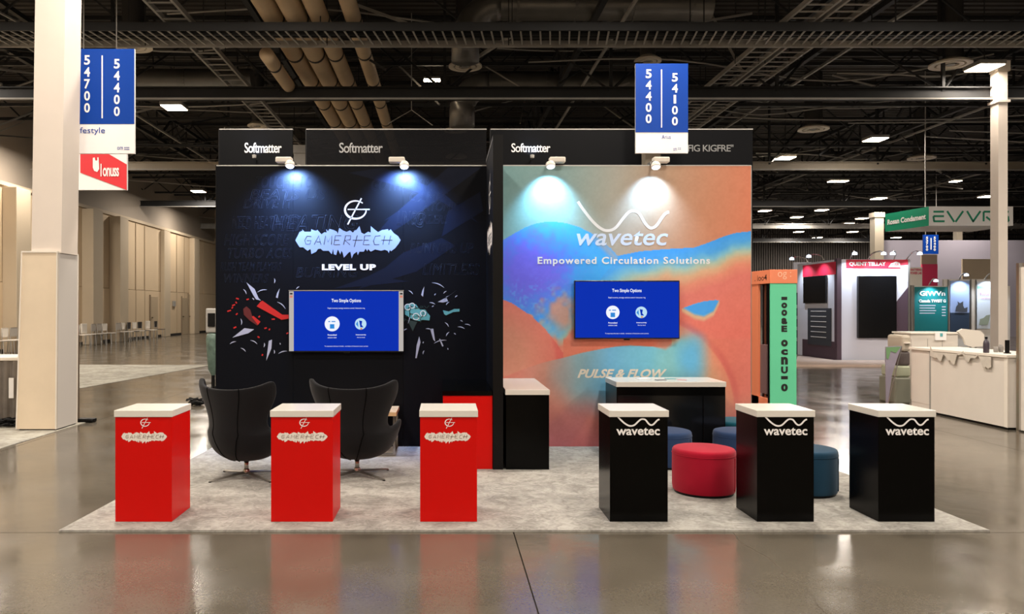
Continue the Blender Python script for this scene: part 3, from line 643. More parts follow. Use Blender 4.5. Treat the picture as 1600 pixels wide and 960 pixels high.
# ---------------------------------------------------------------- colourful mural wall
mw = thing('display_wall', 'colourful blue, purple and coral mural display wall at right', 'display wall', (0, WY, 0))
MX0, MX1 = .53, X(1173.5, WY)
MB().box(MX0, MX1, .012, .08, C0, WT-.01).build('wall_panel', M_BOOTHW, mw)
MB().box(MX0, MX1+.004, -.002, .082, WT-.01, WT).build('top_rail', M_EDGE, mw)
MB().box(MX1-.001, MX1+.006, -.002, .082, C0, WT-.01).build('edge_rail', M_EDGE, mw)
def mural():
    nx, nz = 330, 390
    xs_ = np.linspace(MX0, MX1-.001, nx); zs_ = np.linspace(C0, WT-.01, nz)
    gx, gz = np.meshgrid(xs_, zs_)
    px = HX+gx/WY*F; py = HY-(gz-CH)/WY*F
    rng = np.random.RandomState(3)
    def vnoise(sx, sy, seed):
        r = np.random.RandomState(seed).rand(64, 64)
        u = (px/sx) % 63; v = (py/sy) % 63; i = u.astype(int); j = v.astype(int); fu = u-i; fv = v-j
        fu = fu*fu*(3-2*fu); fv = fv*fv*(3-2*fv)
        return (r[j, i]*(1-fu)+r[j, (i+1) % 64]*fu)*(1-fv)+(r[(j+1) % 64, i]*(1-fu)+r[(j+1) % 64, (i+1) % 64]*fu)*fv
    n1 = vnoise(28, 28, 1)-.5; n2 = vnoise(9, 9, 2)-.5; n3 = vnoise(3, 3, 4)-.5
    def C(*c): return np.array(c, float)
    def sm(t): t = np.clip(t, 0, 1); return t*t*(3-2*t)
    def lay(base, c, m): return base*(1-m[..., None])+np.asarray(c)*m[..., None] if np.ndim(c) == 1 else base*(1-m[..., None])+c*m[..., None]
    def grad(v, keys):
        ks = [k for k, _ in keys]; out = np.zeros(v.shape+(3,))
        for ch in range(3): out[..., ch] = np.interp(v, ks, [c[ch] for _, c in keys])
        return out
    img = grad(px+.15*(py-300), [(780, (124, 160, 152)), (880, (138, 160, 150)), (960, (168, 160, 142)), (1040, (184, 144, 112)), (1110, (198, 130, 94)), (1180, (214, 120, 84))])
    # coral field below
    low = grad(py+10*n1, [(430, (222, 118, 98)), (520, (226, 112, 92)), (600, (220, 122, 100)), (700, (205, 104, 100))])
    # right band top curve and lower body
    top2 = np.interp(px, [780, 905, 930, 960, 1000, 1040, 1085, 1105, 1130, 1150, 1180], [600, 440, 415, 401, 393, 389.5, 387, 380, 370, 364, 361])
    d2 = py-top2
    thick = np.interp(px, [780, 900, 960, 1040, 1080, 1130, 1180], [80, 60, 48, 32, 34, 34, 30])
    q = (d2+3*n2+10*n1)/thick
    band = grad(q, [(0, (58, 152, 224)), (.45, (74, 160, 216)), (.75, (120, 180, 196)), (1.0, (176, 186, 158)), (1.3, (216, 166, 122)), (1.7, (226, 136, 104)), (2.2, (222, 116, 98))])
    img = lay(img, band, (d2 > 0)*(px > 790)*1.0)
    m = sm((py-top2-thick*2.1)/30)*(px > 880)
    img = lay(img, low, m)
    # left hill
    top1 = np.interp(px, [780, 800, 820, 835, 850, 868, 885, 905, 925, 940, 955, 966, 985], [379, 367, 356, 350, 347.3, 347, 349, 355, 365, 376, 389, 401, 424])
    d1 = py-top1
    right = np.interp(py, [347, 400, 440, 480, 520], [985, 968, 935, 880, 850])
    hillm = (d1 > 0)*(px < right+.01)*(py < 545)
    hill = grad(px+12*n1, [(787, (66, 150, 226)), (960, (60, 164, 240))])
    # soft orange rim at right of the hill
    rim = sm(1-(np.abs(py-(top1+(px-930)*.15)-4)/14))*sm((px-915)/25)
    purple = sm(1.3-np.hypot((px-828)/74, (py-425)/66)+.35*n2+.2*n3)
    hill = lay(hill, (112, 98, 214), purple)
    tex = sm((n3+n2*.6)*2.4-.1)*sm((py-425)/40)*.55
    hill = lay(hill, (84, 176, 226), tex)
    img = lay(img, hill, hillm*1.0)
    img = lay(img, (214, 156, 120), .5*rim*hillm)
    # lilac swoosh hill lower edge -> coral
    lowL = np.interp(px, [780, 800, 830, 860, 880, 905, 930], [468, 474, 494, 520, 526, 480, 455])
    soft = np.interp(px, [780, 850, 900], [1.5, 5, 22])
    mm = sm((py-lowL+16*n2)/soft)*(px < 960)
    leaf = grad(py-lowL+20*n1, [(0, (226, 146, 110)), (30, (226, 122, 98)), (80, (222, 112, 92))])
    img = lay(img, leaf, mm*(px < 905))
    # fuzzy burst near tv left
    bur = sm(1.15-np.hypot((px-880)/42, (py-492)/34)+.9*n2)
    img = lay(img, (220, 146, 112), bur*.85)
    bl = sm(1-np.hypot((px-858)/26, (py-515)/18)+.8*n2); img = lay(img, (110, 178, 206), bl*.8)
    # coral leaf at far left bottom
    lf = np.interp(px, [780, 800, 830, 850, 868, 880, 906], [466, 474, 494, 512, 535, 552, 552])
    lm = (py > lf)*(px < 906)
    fold = np.hypot((px-760)/112, (py-560)/96)
    c1 = grad(fold+.04*n2, [(.5, (218, 138, 108)), (.95, (226, 120, 98)), (1.0, (222, 98, 84)), (1.4, (222, 104, 90))])
    img = lay(img, c1, lm*1.0)
    low3 = (px > 905)*(py > 528)*1.0
    img = lay(img, grad(px, [(900, (224, 120, 90)), (1000, (226, 112, 80)), (1180, (222, 116, 96))]), sm((py-526)/8)*(px > 880)*1.0)
    # fin
    ft = np.interp(px, [1066, 1085, 1100, 1118, 1124], [482, 475, 471, 469, 470]); fb = np.interp(px, [1066, 1085, 1100, 1115, 1124], [482, 493, 496, 488, 470])
    fin = (px > 1066)*(px < 1124)*(py > ft)
    img = lay(img, (64, 156, 222), fin*sm((fb-py)/4+.4)); img = lay(img, (214, 190, 140), fin*sm(1-np.abs(py-fb-2)/7)*.75)
    # right arc
    arc = np.hypot((px-985)/163, (py-640)/150)
    ang = (px > 1050)*(py > 488)
    img = lay(img, grad(arc, [(0, (216, 150, 112)), (.75, (206, 168, 124)), (.97, (226, 136, 102))]), sm((1.0-arc)*60)*ang)
    img = lay(img, (204, 84, 76), .45*sm(1-np.abs(arc-1.03)/.05)*ang*(arc > 1.0))
    # lower hill
    t3 = np.interp(px, [780, 820, 850, 880, 910, 940, 965, 985, 1010, 1040, 1065, 1180], [592, 576, 566, 559, 551, 545, 541, 539.5, 541, 542, 520, 500])
    in3 = (py > t3)*(px < 1180)
    base3 = grad(px+8*n1, [(790, (222, 122, 100)), (850, (206, 140, 116)), (900, (142, 168, 168)), (950, (104, 168, 196)), (1020, (112, 182, 196)), (1060, (124, 184, 186)), (1085, (176, 180, 144)), (1110, (214, 152, 110))])
    img = lay(img, base3, in3*sm((1130-px)/60)*sm((py-t3)/(1+np.clip(px-1020, 0, 200)*.35)))
    bb = sm(1.1-np.hypot((px-1080)/32, (py-560)/56)+.3*n1); img = lay(img, (88, 172, 210), bb*.9)
    bt = sm(1.15-np.hypot((px-1040)/26, (py-575)/55)); img = lay(img, (140, 192, 178), bt*.4)
    # fade into coral below
    fade = np.interp(px, [787, 860, 920, 1000, 1080, 1150], [592, 588, 606, 622, 620, 600])
    dn = sm((py-fade+12*n1)/55)
    lowc = grad(py, [(560, (222, 128, 100)), (620, (214, 134, 108)), (660, (206, 118, 106)), (700, (196, 102, 100))])
    img = lay(img, lowc, dn*(py > t3))
    ray = sm((np.sin((np.arctan2(py-560, px-975))*9)+.2)*1.2)*sm((py-610)/40)*(px < 985)
    img = lay(img, (178, 104, 108), ray*.3)
    edge = (np.abs(np.hypot((px-700)/290, (py-700)/300)-1) < .006)*(py > 500)*(px < 912)*(py < 552)
    img = img+n3[..., None]*5+n2[..., None]*4
    img = np.clip(img, 0, 255)/255
    lin = np.where(img <= .04045, img/12.92, ((img+.055)/1.055)**2.4)
    lin = np.clip(lin*np.array([1.04, 1.14, 1.3]), 0, .95)
    me = bpy.data.meshes.new('mural_print')
    co = np.stack([gx, np.zeros_like(gx), gz], -1).reshape(-1, 3)
    idx = np.arange(nx*nz).reshape(nz, nx)
    f = np.stack([idx[:-1, :-1], idx[:-1, 1:], idx[1:, 1:], idx[1:, :-1]], -1).reshape(-1, 4)
    me.vertices.add(len(co)); me.vertices.foreach_set('co', co.ravel())
    me.loops.add(f.size); me.loops.foreach_set('vertex_index', f.ravel())
    me.polygons.add(len(f)); me.polygons.foreach_set('loop_start', np.arange(0, f.size, 4)); me.update(calc_edges=True)
    ca = me.color_attributes.new('print', 'FLOAT_COLOR', 'POINT')
    ca.data.foreach_set('color', np.concatenate([lin.reshape(-1, 3), np.ones((nx*nz, 1))], 1).ravel())
    m = bpy.data.materials.new('mural_print'); m.use_nodes = True; nt = m.node_tree
    a = nt.nodes.new('ShaderNodeAttribute'); a.attribute_name = 'print'
    nt.links.new(a.outputs['Color'], nt.nodes['Principled BSDF'].inputs['Base Color'])
    nt.nodes['Principled BSDF'].inputs['Roughness'].default_value = .55
    me.materials.append(m); me.validate()
    o = bpy.data.objects.new('mural_print', me); COL.objects.link(o); o.parent = mw
mural()
WV = [(903, 314), (911, 326), (926, 345), (940, 357), (951, 359.5), (962, 355), (974, 340), (983, 330.5), (991, 329), (999, 333), (1008, 348), (1015, 355), (1021, 355), (1027, 350), (1036, 337), (1041, 332), (1045.5, 330.5)]
def wave(par, off, x0, y0, sx, sy, Y, wd, m, name='wave_emblem'):
    pts = catmull([P(x0+(a-903)*sx, y0+(b-314)*sy, Y)-off for a, b in WV], 5)
    return MB().ribbon(pts, wd/F*Y).build(name, m, par)
wave(mw, bo, 903, 315, 1, 1, WY-.003, 4.6, M_PRINTW)
ptext('brand_lettering', 'wavetec', 901, 1044, 361, 384, WY-.003, mat('pale_blue_print', (206, 218, 240), .5), mw, bo, bold=.012, shear=.22)
ptext('slogan_lettering', 'Empowered Circulation Solutions', 840, 1109.5, 401.5, 416, WY-.003, M_PRINTW, mw, bo, bold=.025, space=1.15)
ptext('series_lettering', 'PULSE & FLOW', 902, 1042, 577, 591, WY-.003, mat('cream_print', (236, 228, 214), .5), mw, bo, bold=.035, shear=.35)
# ---------------------------------------------------------------- wall spot lamps
M_SPOTL = mat('spot_lens', (240, 245, 255), emit=(215, 232, 255), es=2.2)
def clip_lamp(px, y, side, label, col, power, aim=(0, .28, -.5), head=(0, 0, 0), blend=.9, ang=100):
    Yh = WY-.17
    t = thing('clip_lamp', label, 'lamp', (X(px, WY), WY, WT+.001))
    hx, hz = 0, Z(y, Yh)-WT
    MB().box(-.02, .02, -.03, .1, 0, .03).build('clamp', M_EDGE, t)
    MB().box(-.17*side if side > 0 else .0, .0 if side > 0 else .17, -.10, -.0, .012, .07, .012).build('driver_box', M_PLAST, t)
    MB().tube([(0, 0, .02), (0, -.09, .03), (hx, -.15, hz+.02)], .01, 8).build('arm', M_EDGE, t)
    o = MB().lathe([(0, .045), (.035, .04), (.048, .02), (.05, -.01), (.044, -.018)], (0, 0, 0), 20).build('lamp_head', M_PLAST, t)
    o.location = (hx, -.17, hz); o.rotation_euler = (math.radians(-25), 0, 0)
    o2 = MB().lathe([(0, -.012), (.042, -.012), (.042, -.016), (0, -.018)], (0, 0, 0), 20).build('lamp_lens', M_SPOTL, t)
    o2.location = (hx, -.17, hz); o2.rotation_euler = (math.radians(-25), 0, 0)
    l = bpy.data.lights.new('lamp_light', 'SPOT'); l.energy = power; l.color = col; l.spot_size = math.radians(ang); l.spot_blend = blend; l.shadow_soft_size = .04
    lo = bpy.data.objects.new('lamp_light', l); COL.objects.link(lo); lo.parent = t; lo.location = (hx, -.19, hz-.035)
    lo.rotation_euler = Vector(aim).to_track_quat('-Z', 'Y').to_euler()
    return t
clip_lamp(458, 258, 1, 'left clip-on spot lamp on top of the black display wall', (.28, .50, 1), 400, aim=(0, .36, -.42), ang=128)
clip_lamp(633, 259, 1, 'right clip-on spot lamp on top of the black display wall', (.28, .50, 1), 400, aim=(0, .36, -.42), ang=128)
clip_lamp(857, 259, -1, 'left clip-on spot lamp on top of the colourful mural wall', (.38, .76, 1), 95)
clip_lamp(1018, 260, -1, 'right clip-on spot lamp on top of the colourful mural wall', (.38, .68, 1), 62)
# ---------------------------------------------------------------- televisions
M_SCR = mat('blue_screen', (0, 0, 0), .2, spec=.12, emit=(0, 46, 176), es=1.0)
M_SCRW = mat('white_screen_glow', (0, 0, 0), .3, emit=(240, 244, 255), es=1.0)
M_SCRL = mat('light_blue_screen_glow', (0, 0, 0), .3, emit=(190, 228, 250), es=.95)
M_SCRB = mat('cyan_screen_glow', (0, 0, 0), .3, emit=(30, 140, 225), es=.9)
M_SCRG = mat('grey_screen_glow', (0, 0, 0), .3, emit=(190, 184, 180), es=.9)
def tv(x0, x1, y0, y1, sx0, sx1, label, strips):
    Yt = WY-.075
    t = thing('television', label, 'television', (X((x0+x1)/2, Yt), WY, Z((y0+y1)/2, Yt))); o = t.location
    mb = MB(); mb.box(X(x0, Yt)-o.x, X(x1, Yt)-o.x, Yt-o.y, Yt-o.y+.045, Z(y1, Yt)-o.z, Z(y0, Yt)-o.z, .004); mb.build('tv_case', M_TVFRAME, t)
    MB().box(-.25, .25, -.03, -.005, -.2, .2).build('wall_bracket', M_BPLAST, t)
    e = -.0015
    sc = MB().box(X(x0+1.5, Yt)-o.x, X(x1-1.5, Yt)-o.x, Yt-o.y+e, Yt-o.y, Z(y1-2, Yt)-o.z, Z(y0+2, Yt)-o.z).build('screen', M_SCR, t)
    Ys = Yt-.0025
    def bx(a, b, c, d, m, nm='screen_picture', k=0): MB().box(X(a, Ys)-o.x, X(b, Ys)-o.x, Ys-o.y-k*.0005, Ys-o.y-k*.0005+.0004, Z(d, Ys)-o.z, Z(c, Ys)-o.z).build(nm, m, sc)
    if strips:
        bx(x0+.7, sx0, y0+2, y1-1.5, M_SCRG, 'side_strip'); bx(sx1, x1-.7, y0+2, y1-1.5, M_SCRG, 'side_strip')
        for cx in (x0+4, x1-4):
            bx(cx-2, cx+2, y0+4.5, y0+7, M_PRINTK, 'strip_icon', 1); bx(cx-2.2, cx+2.2, y0+8.5, y0+12, mat('red_screen_glow', (0, 0, 0), .3, emit=(214, 130, 110)), 'strip_icon', 1)
        bx(x0, x1, y0+.2, y0+1.4, M_EDGE, 'top_trim')
    k = (x1-x0)/165 if not strips else (sx1-sx0)/163
    mx = (sx0+sx1)/2; H = y1-y0
    def f(v): return y0+H*v
    ptext('screen_lettering', 'Two Simple Options', mx-23, mx+23, f(.13)+1, f(.13)+8, Ys, M_SCRW, sc, o, bold=.02)
    ptext('screen_lettering', 'Digital economy strategy solutions control. Interactive ring', mx-29, mx+29, f(.28), f(.28)+2.8, Ys, M_SCRW, sc, o)
    for cx, r, m in ((mx-22, 10.5 if not strips else 11.7, M_SCRW), (mx+22.5, 9, M_SCRL)):
        rr = r/F*Ys; c = P(cx, f(.545), Ys)-o
        MB().poly([(c.x+rr*math.cos(a), c.y, c.z+rr*math.sin(a)) for a in np.linspace(0, 2*PI, 33)[:-1]]).build('screen_disc', m, sc)
    bx(mx-25.5, mx-18.5, f(.55), f(.55)+7, M_SCRB, 'screen_icon', 1); bx(mx-28, mx-25, f(.50), f(.50)+1.5, M_SCRB, 'screen_icon', 1); bx(mx-23, mx-17, f(.5), f(.5)+1.5, M_SCRB, 'screen_icon', 1)
    MB().poly([P(a, b, Ys-.0005)-o for a, b in [(mx+20, f(.49)), (mx+25, f(.5)), (mx+24, f(.56)), (mx+27, f(.6)), (mx+22, f(.6)), (mx+21, f(.54))]]).build('screen_icon', M_SCR, sc)
    MB().poly([P(a, b, Ys-.0005)-o for a, b in [(mx+15, f(.55)), (mx+18, f(.5)), (mx+19, f(.6))]]).build('screen_icon', M_SCRB, sc)
    bx(mx+22, mx+25, f(.61), f(.61)+2.5, mat('orange_screen_glow', (0, 0, 0), .3, emit=(220, 150, 90)), 'screen_icon', 1)
    ptext('screen_lettering', 'Personalized', mx-29, mx-15, f(.71), f(.71)+2.4, Ys, M_SCRW, sc, o, bold=.02); ptext('screen_lettering', 'solution desk', mx-29, mx-15, f(.75)+.3, f(.75)+2.6, Ys, M_SCRW, sc, o)
    ptext('screen_lettering', 'Interactivity', mx+15, mx+31, f(.71), f(.71)+2.4, Ys, M_SCRW, sc, o, bold=.02); ptext('screen_lettering', 'like by hand', mx+17, mx+29, f(.75)+.3, f(.75)+2.6, Ys, M_SCRW, sc, o)
    ptext('screen_lettering', 'To experience the best in details,  newsletter of interactive smart services', mx-34, mx+34, f(.895), f(.895)+2.4, Ys, M_SCRW, sc, o)
    MB().box(-.03, .03, Yt-o.y+.005, Yt-o.y+.03, Z(y1+1.8, Yt)-o.z, Z(y1, Yt)-o.z).build('sensor', M_BPLAST, t)
tv(451, 631, 453.5, 550.5, 459, 623, 'television with white side strips on the black display wall', True)
tv(897.5, 1062, 438.5, 530, 898, 1061, 'television with plain blue screen on the colourful mural wall', False)
# ---------------------------------------------------------------- pedestals
PY0 = GY(819)
LIDB = Z(652, PY0); LIDT = Z(641.5, PY0)
def pedestal(px0, px1, kind, label, dpt=.385):
    x0, x1 = X(px0, PY0), X(px1, PY0); w2 = (x1-x0)/2
    t = thing('display_pedestal', label, 'pedestal', ((x0+x1)/2, PY0, .014), group='red pedestals' if kind == 'red' else 'black pedestals')
    o = Vector(t.location)
    mb = MB(); mb.box(-w2, w2, 0, dpt, .0, LIDB-o.z-.001, .002); mb.build('pedestal_body', M_RED if kind == 'red' else M_BLACK, t)
    mb = MB(); mb.box(-w2-.006, w2+.006, -.008, dpt+.006, LIDB-o.z, LIDT-o.z, .003); mb.build('pedestal_lid', M_WHITE, t)
    Yd = PY0-.0015
    return t, o, Yd
for px0, px1, gx_, sx0, sx1, lb in [(180, 268.5, 226.5, 189.5, 261, 'leftmost red pedestal with white lid, in front of left chair'), (423.5, 520, 475, 432.5, 512, 'middle red pedestal with white lid, between the two egg chairs'), (656.5, 745.5, 702, 663, 735.5, 'rightmost red pedestal with white lid, before the red cabinet')]:
    t, o, Yd = pedestal(px0, px1, 'red', lb)
    gmark(t, o, gx_-.5, 661.8, 16.5, Yd, M_PRINTW, wk=1.15)
    splat(t, o, sx0, sx1, 674, 694, Yd, edge=False).data.materials[0] = mat('cream_splash_print', (226, 218, 208), .5)
    strokes(t, o, sx0+6, sx1-5, 680, 685.5, Yd-.0012, mat('brown_lettering_print', (120, 92, 84), .5), .7)
for px0, px1, wx, lb in [(953, 1043.5, 964, 'leftmost black pedestal with white lid, beside the red ottoman'), (1183, 1271.8, 1194.5, 'middle black pedestal with white lid, right of the red ottoman'), (1372.5, 1460.5, 1384.5, 'rightmost black pedestal with white lid, near the carpet corner')]:
    t, o, Yd = pedestal(px0, px1, 'black', lb)
    wave(t, o, wx, 650, 66.5/142.5, .35, Yd, 2.5, M_PRINTW)
    ptext('brand_lettering', 'wavetec', wx-1, wx+67, 668.5, 680.5, Yd, M_PRINTW, t, o, bold=.022)
# ---------------------------------------------------------------- back cabinets
def cabinet(name, label, x0, x1, y0, y1, zt, lid, mb_, ml, parts):
    t = thing(name, label, 'cabinet', ((x0+x1)/2, y0, .014)); w2 = (x1-x0)/2; dpt = y1-y0
    MB().box(-w2, w2, 0, dpt, 0, zt-lid-.015, .002).build('cabinet_body', mb_, t)
    MB().box(-w2-.006, w2+(.0 if 'black top' in label else .006), -.008, dpt, zt-lid-.014, zt-.014, .003).build('cabinet_top', ml, t)
    if parts:
        for a, b, c, d, m, nm in parts: MB().box(a, b, -.006, .001, c, d, .001).build(nm, m, t)
    return t
rz = Z(611, PYF+.02)
cabinet('display_cabinet', 'red cabinet with black top behind rightmost red pedestal', X(692, PYF+.02), PXL-.007, PYF+.02, WY-.012, rz, Z(611, PYF)-Z(618.5, PYF), M_RED, M_BLACK, None)
cabinet('display_cabinet', 'black cabinet with white top against the partition, mural side', PXR+.03, X(858, PYF), PYF, WY-.012, Z(609.5, PYF), Z(609, PYF)-Z(617, PYF), M_BLACK, M_WHITE, None)
CYF = 7.56+.05
cz = Z(597, CYF)
t = cabinet('reception_counter', 'wide black counter with white top before the mural wall', X(963.5, CYF), X(1133.5, CYF), CYF, 8.13, cz, Z(597, CYF)-Z(605, CYF), M_BLACK, M_WHITE, [(.32, .53, .03, .62, mat('black_door_gloss', (14, 14, 15), .15), 'counter_door'), (-.53, .31, .03, .62, mat('black_door_gloss', (14, 14, 15), .15), 'counter_door')])
cc = X(1050, CYF)
for dx, dy, a, m, lb, nm, sz in [(-.06, .18, .2, mat('grey_leaflet', (120, 120, 124), .5), 'dark printed leaflet lying left of centre on white counter', 'leaflet', (.1, .07)), (.16, .2, -.3, mat('rose_leaflet', (200, 150, 150), .5), 'pinkish leaflet lying right of centre on white counter', 'leaflet', (.09, .06)),
                             (.07, .3, .1, mat('teal_leaflet', (100, 160, 165), .5), 'teal leaflet lying at the back of the white counter', 'leaflet', (.1, .05)), (-.2, .33, .3, M_PRINTW, 'white sheet lying at left on the white counter', 'paper_sheet', (.14, .09))]:
    o = MB().box(-sz[0]/2, sz[0]/2, -sz[1]/2, sz[1]/2, 0, .004).build(nm, m); o.location = (cc+dx, CYF+dy, cz+.001); o.rotation_euler = (0, 0, a); tag(o, lb, 'paper')
# ---------------------------------------------------------------- ottomans
def ottoman(px, Yc, r, h, col, label):
    m = mat('velvet_'+'_'.join(map(str, col)), col, .85, spec=.12, sheen=.12, noise=.08, bscale=6, bump=.15)
    t = thing('ottoman', label, 'ottoman', (X(px, Yc), Yc, .014), group='round velvet ottomans')
    e = .03
    prof = [(r*.97, .02), (r*.985, .035), (r, .06), (r*1.005, h*.5), (r, h-.055), (r*.997, h-.045)]
    o = MB().lathe(prof, n=56).build('ottoman_side', m, t, smooth=True)
    prof = [(r*.997, h-.045), (r*1.0, h-.04), (r*.99, h-.018), (r*.955, h-.005), (r*.88, h), (r*.5, h+.006), (0, h+.008)]
    MB().lathe(prof, n=56).build('ottoman_top', m, t, smooth=True)
    MB().lathe([(r+.0, h-.05), (r+.004, h-.046), (r, h-.042)], n=56).build('seam_piping', m, t, smooth=True)
    MB().lathe([(r*.93, 0), (r*.93, .025)], n=40).build('ottoman_base', M_BPLAST, t)
    MB().box(-.002, .002, -r-.006, -r+.01, .04, h-.06).build('side_seam', M_SEAM if sum(col) < 150 else m, t).rotation_euler = (0, 0, .9)
def oy(pyb, r): return GY(pyb)+r
RD = (158, 14, 40); NV = (38, 58, 92); TL = (10, 74, 90); DT = (24, 58, 80)
ottoman(1099.5, oy(783.5, .247), .247, .36, RD, 'red round velvet ottoman between two black pedestals')
ottoman(1257, oy(783.5, .247), .247, .36, DT, 'dark teal round ottoman half hidden behind the middle black pedestal')
ottoman(1038, oy(738, .25), .25, .335, NV, 'navy round ottoman behind the leftmost black pedestal')
ottoman(1157, oy(738, .25), .25, .33, NV, 'navy round ottoman left of the middle black pedestal')
ottoman(1153, 7.97, .25, .33, TL, 'teal round ottoman farthest back by the counter corner')
# ---------------------------------------------------------------- egg chairs
def egg_chair(loc, rz, label, leg0=35):
    t = thing('egg_chair', label, 'chair', loc, rz, group='charcoal egg chairs')
    # rows: z, half span (deg), radius x, radius y, y-centre, edge lift, top-dip weight
    rows = [(.150, 150, .04, .04, .03, 0, 0), (.158, 145, .13, .12, .03, 0, 0), (.185, 140, .215, .185, .03, 0, 0), (.235, 134, .285, .24, .03, 0, 0), (.29, 128, .318, .27, .03, .01, 0),
            (.34, 124, .332, .29, .03, .04, 0), (.385, 120, .336, .30, .03, .09, 0), (.415, 112, .334, .298, .025, .10, 0),
            (.44, 84, .312, .285, .01, .0, 0), (.48, 78, .302, .27, 0, 0, 0), (.54, 76, .308, .262, -.01, 0, 0), (.61, 79, .330, .258, -.02, .0, 0), (.68, 84, .362, .256, -.03, 0, .1), (.74, 86, .388, .256, -.04, 0, .4), (.785, 83, .398, .254, -.05, 0, 1.0), (.803, 78, .392, .25, -.052, 0, 1.15)]
    nu = 28; bm = bmesh.new(); G = []
    for z, sp, rx, ry, yc, lift, wt in rows:
        r = []
        for i in range(nu+1):
            u = -1+2*i/nu; a = math.radians(sp)*u
            dz = lift*abs(u)**6 + wt*(.085*(abs(u)**2.2) - .025*abs(u)**12)
            out = 1+{.29: .05, .34: .13, .385: .22, .415: .24}.get(z, 0)*abs(u)**4
            r.append(bm.verts.new((rx*1.03*math.sin(a)*out, yc-ry*math.cos(a), z+dz)))
        G.append(r)
    for j in range(len(G)-1):
        for i in range(nu): bm.faces.new([G[j][i], G[j][i+1], G[j+1][i+1], G[j+1][i]])
    bmesh.ops.recalc_face_normals(bm, faces=bm.faces)
    me = bpy.data.meshes.new('shell'); bm.to_mesh(me); bm.free()
    o = bpy.data.objects.new('shell', me); COL.objects.link(o)
    s = o.modifiers.new('s', 'SOLIDIFY'); s.thickness = .042; s.offset = -1
    sb = o.modifiers.new('b', 'SUBSURF'); sb.levels = 2; sb.render_levels = 2
    dg = bpy.context.evaluated_depsgraph_get(); me2 = bpy.data.meshes.new_from_object(o.evaluated_get(dg))
    bpy.data.objects.remove(o)
    o = bpy.data.objects.new('shell', me2); COL.objects.link(o); me2.materials.append(M_CHAIR); o.parent = t
    for p in me2.polygons: p.use_smooth = True
    # back seams following the shell
    for a0, a1, a2 in ((-22, -24, -10), (24, 24, 10)):
        pts = []
        for k, (z, sp, rx, ry, yc, lift, wt) in enumerate(rows[1:]):
            f_ = k/(len(rows)-2); a = math.radians(a2+(a1-a2)*min(1, f_*2.2)); u = a/math.radians(sp)
            pts.append((rx*1.036*math.sin(a), yc-(ry*1.006)*math.cos(a), z+wt*.085*abs(u)**2.2))
        MB().tube(catmull(pts, 3), .0032, 6).build('back_seam', M_SEAM, o)
    # seat cushion
    o = MB().lathe([(0, .30), (.12, .30), (.22, .30), (.262, .32), (.275, .345), (.262, .372), (.2, .385), (0, .388)], (0, .06, 0), 36).build('seat_cushion', M_SEATG, t, smooth=True)
    MB().tube([(0, .03, .035), (0, .03, .17)], .019, 16).build('stem', M_CHROME, t, smooth=True)
    MB().lathe([(.0, .165), (.06, .16), (.06, .153), (.024, .148), (.021, .13)], (0, .03, 0), 24).build('stem_flange', M_BPLAST, t, smooth=True)
    MB().lathe([(.024, .07), (.03, .05), (.032, .03), (.0, .028)], (0, .03, 0), 20).build('stem_collar', M_CHROME, t, smooth=True)
    for k in range(4):
        a = math.radians(leg0+[0, 100, 180, 280][k])
        d = Vector((math.cos(a), math.sin(a), 0))
        mb = MB(); n = 6; bm = mb.bm; rings = []
        for i in range(n+1):
            f_ = i/n; p = Vector((0, .03, 0))+d*(.01+f_*.33); zt = .052-.038*f_; wv = .022*(1-f_)+.008*f_; sd = Vector((-d.y, d.x, 0))
            zb_ = .034-.03*f_
            rings.append([bm.verts.new(p+sd*wv+Vector((0, 0, zt-.006))), bm.verts.new(p+Vector((0, 0, zt+.004))), bm.verts.new(p-sd*wv+Vector((0, 0, zt-.006))), bm.verts.new(p-sd*wv*.7+Vector((0, 0, zb_))), bm.verts.new(p+sd*wv*.7+Vector((0, 0, zb_)))])
        for i in range(n):
            for q in range(5): bm.faces.new([rings[i][q], rings[i][(q+1) % 5], rings[i+1][(q+1) % 5], rings[i+1][q]])
        bm.faces.new(rings[0]); bm.faces.new(rings[-1][::-1])
        lg = mb.build('base_leg', M_LEG, t)
        e = Vector((0, .03, 0))+d*.335
        MB().lathe([(.0, .0), (.012, .0), (.012, .006), (0, .008)], (e.x, e.y, 0), 12).build('foot_glide', M_BPLAST, lg)
    return t
CY = GY(748)
egg_chair((X(383, CY), CY-.03, .014), math.radians(-24), 'left charcoal egg chair seen from behind, turned to the right', 64)
egg_chair((X(557, CY+.05), CY+.03, .014), math.radians(-9), 'right charcoal egg chair seen from behind, near the wood table', 49)
# wooden side table
Yt = 7.72
t = thing('side_table', 'low wooden table with square steel frame behind the right egg chair', 'table', (X(619.5, Yt), Yt, .014)); zt = Z(646, Yt)
MB().box(-.98, 0, 0, .5, zt-.045, zt-.005, .003).build('table_top', mat('oak_veneer', (206, 168, 124), .45, noise=.12, bscale=9), t)
for xx in (-.025, -.97):
    MB().box(xx-.012, xx+.012, .01, .035, 0, zt-.045).build('leg', M_CHROME, t)
    MB().box(xx-.012, xx+.012, .46, .485, 0, zt-.045).build('leg', M_CHROME, t)
    MB().box(xx-.012, xx+.012, .035, .46, 0, .022).build('stretcher', M_CHROME, t)
MB().box(-.96, -.037, .01, .03, 0, .022).build('stretcher', M_CHROME, t)
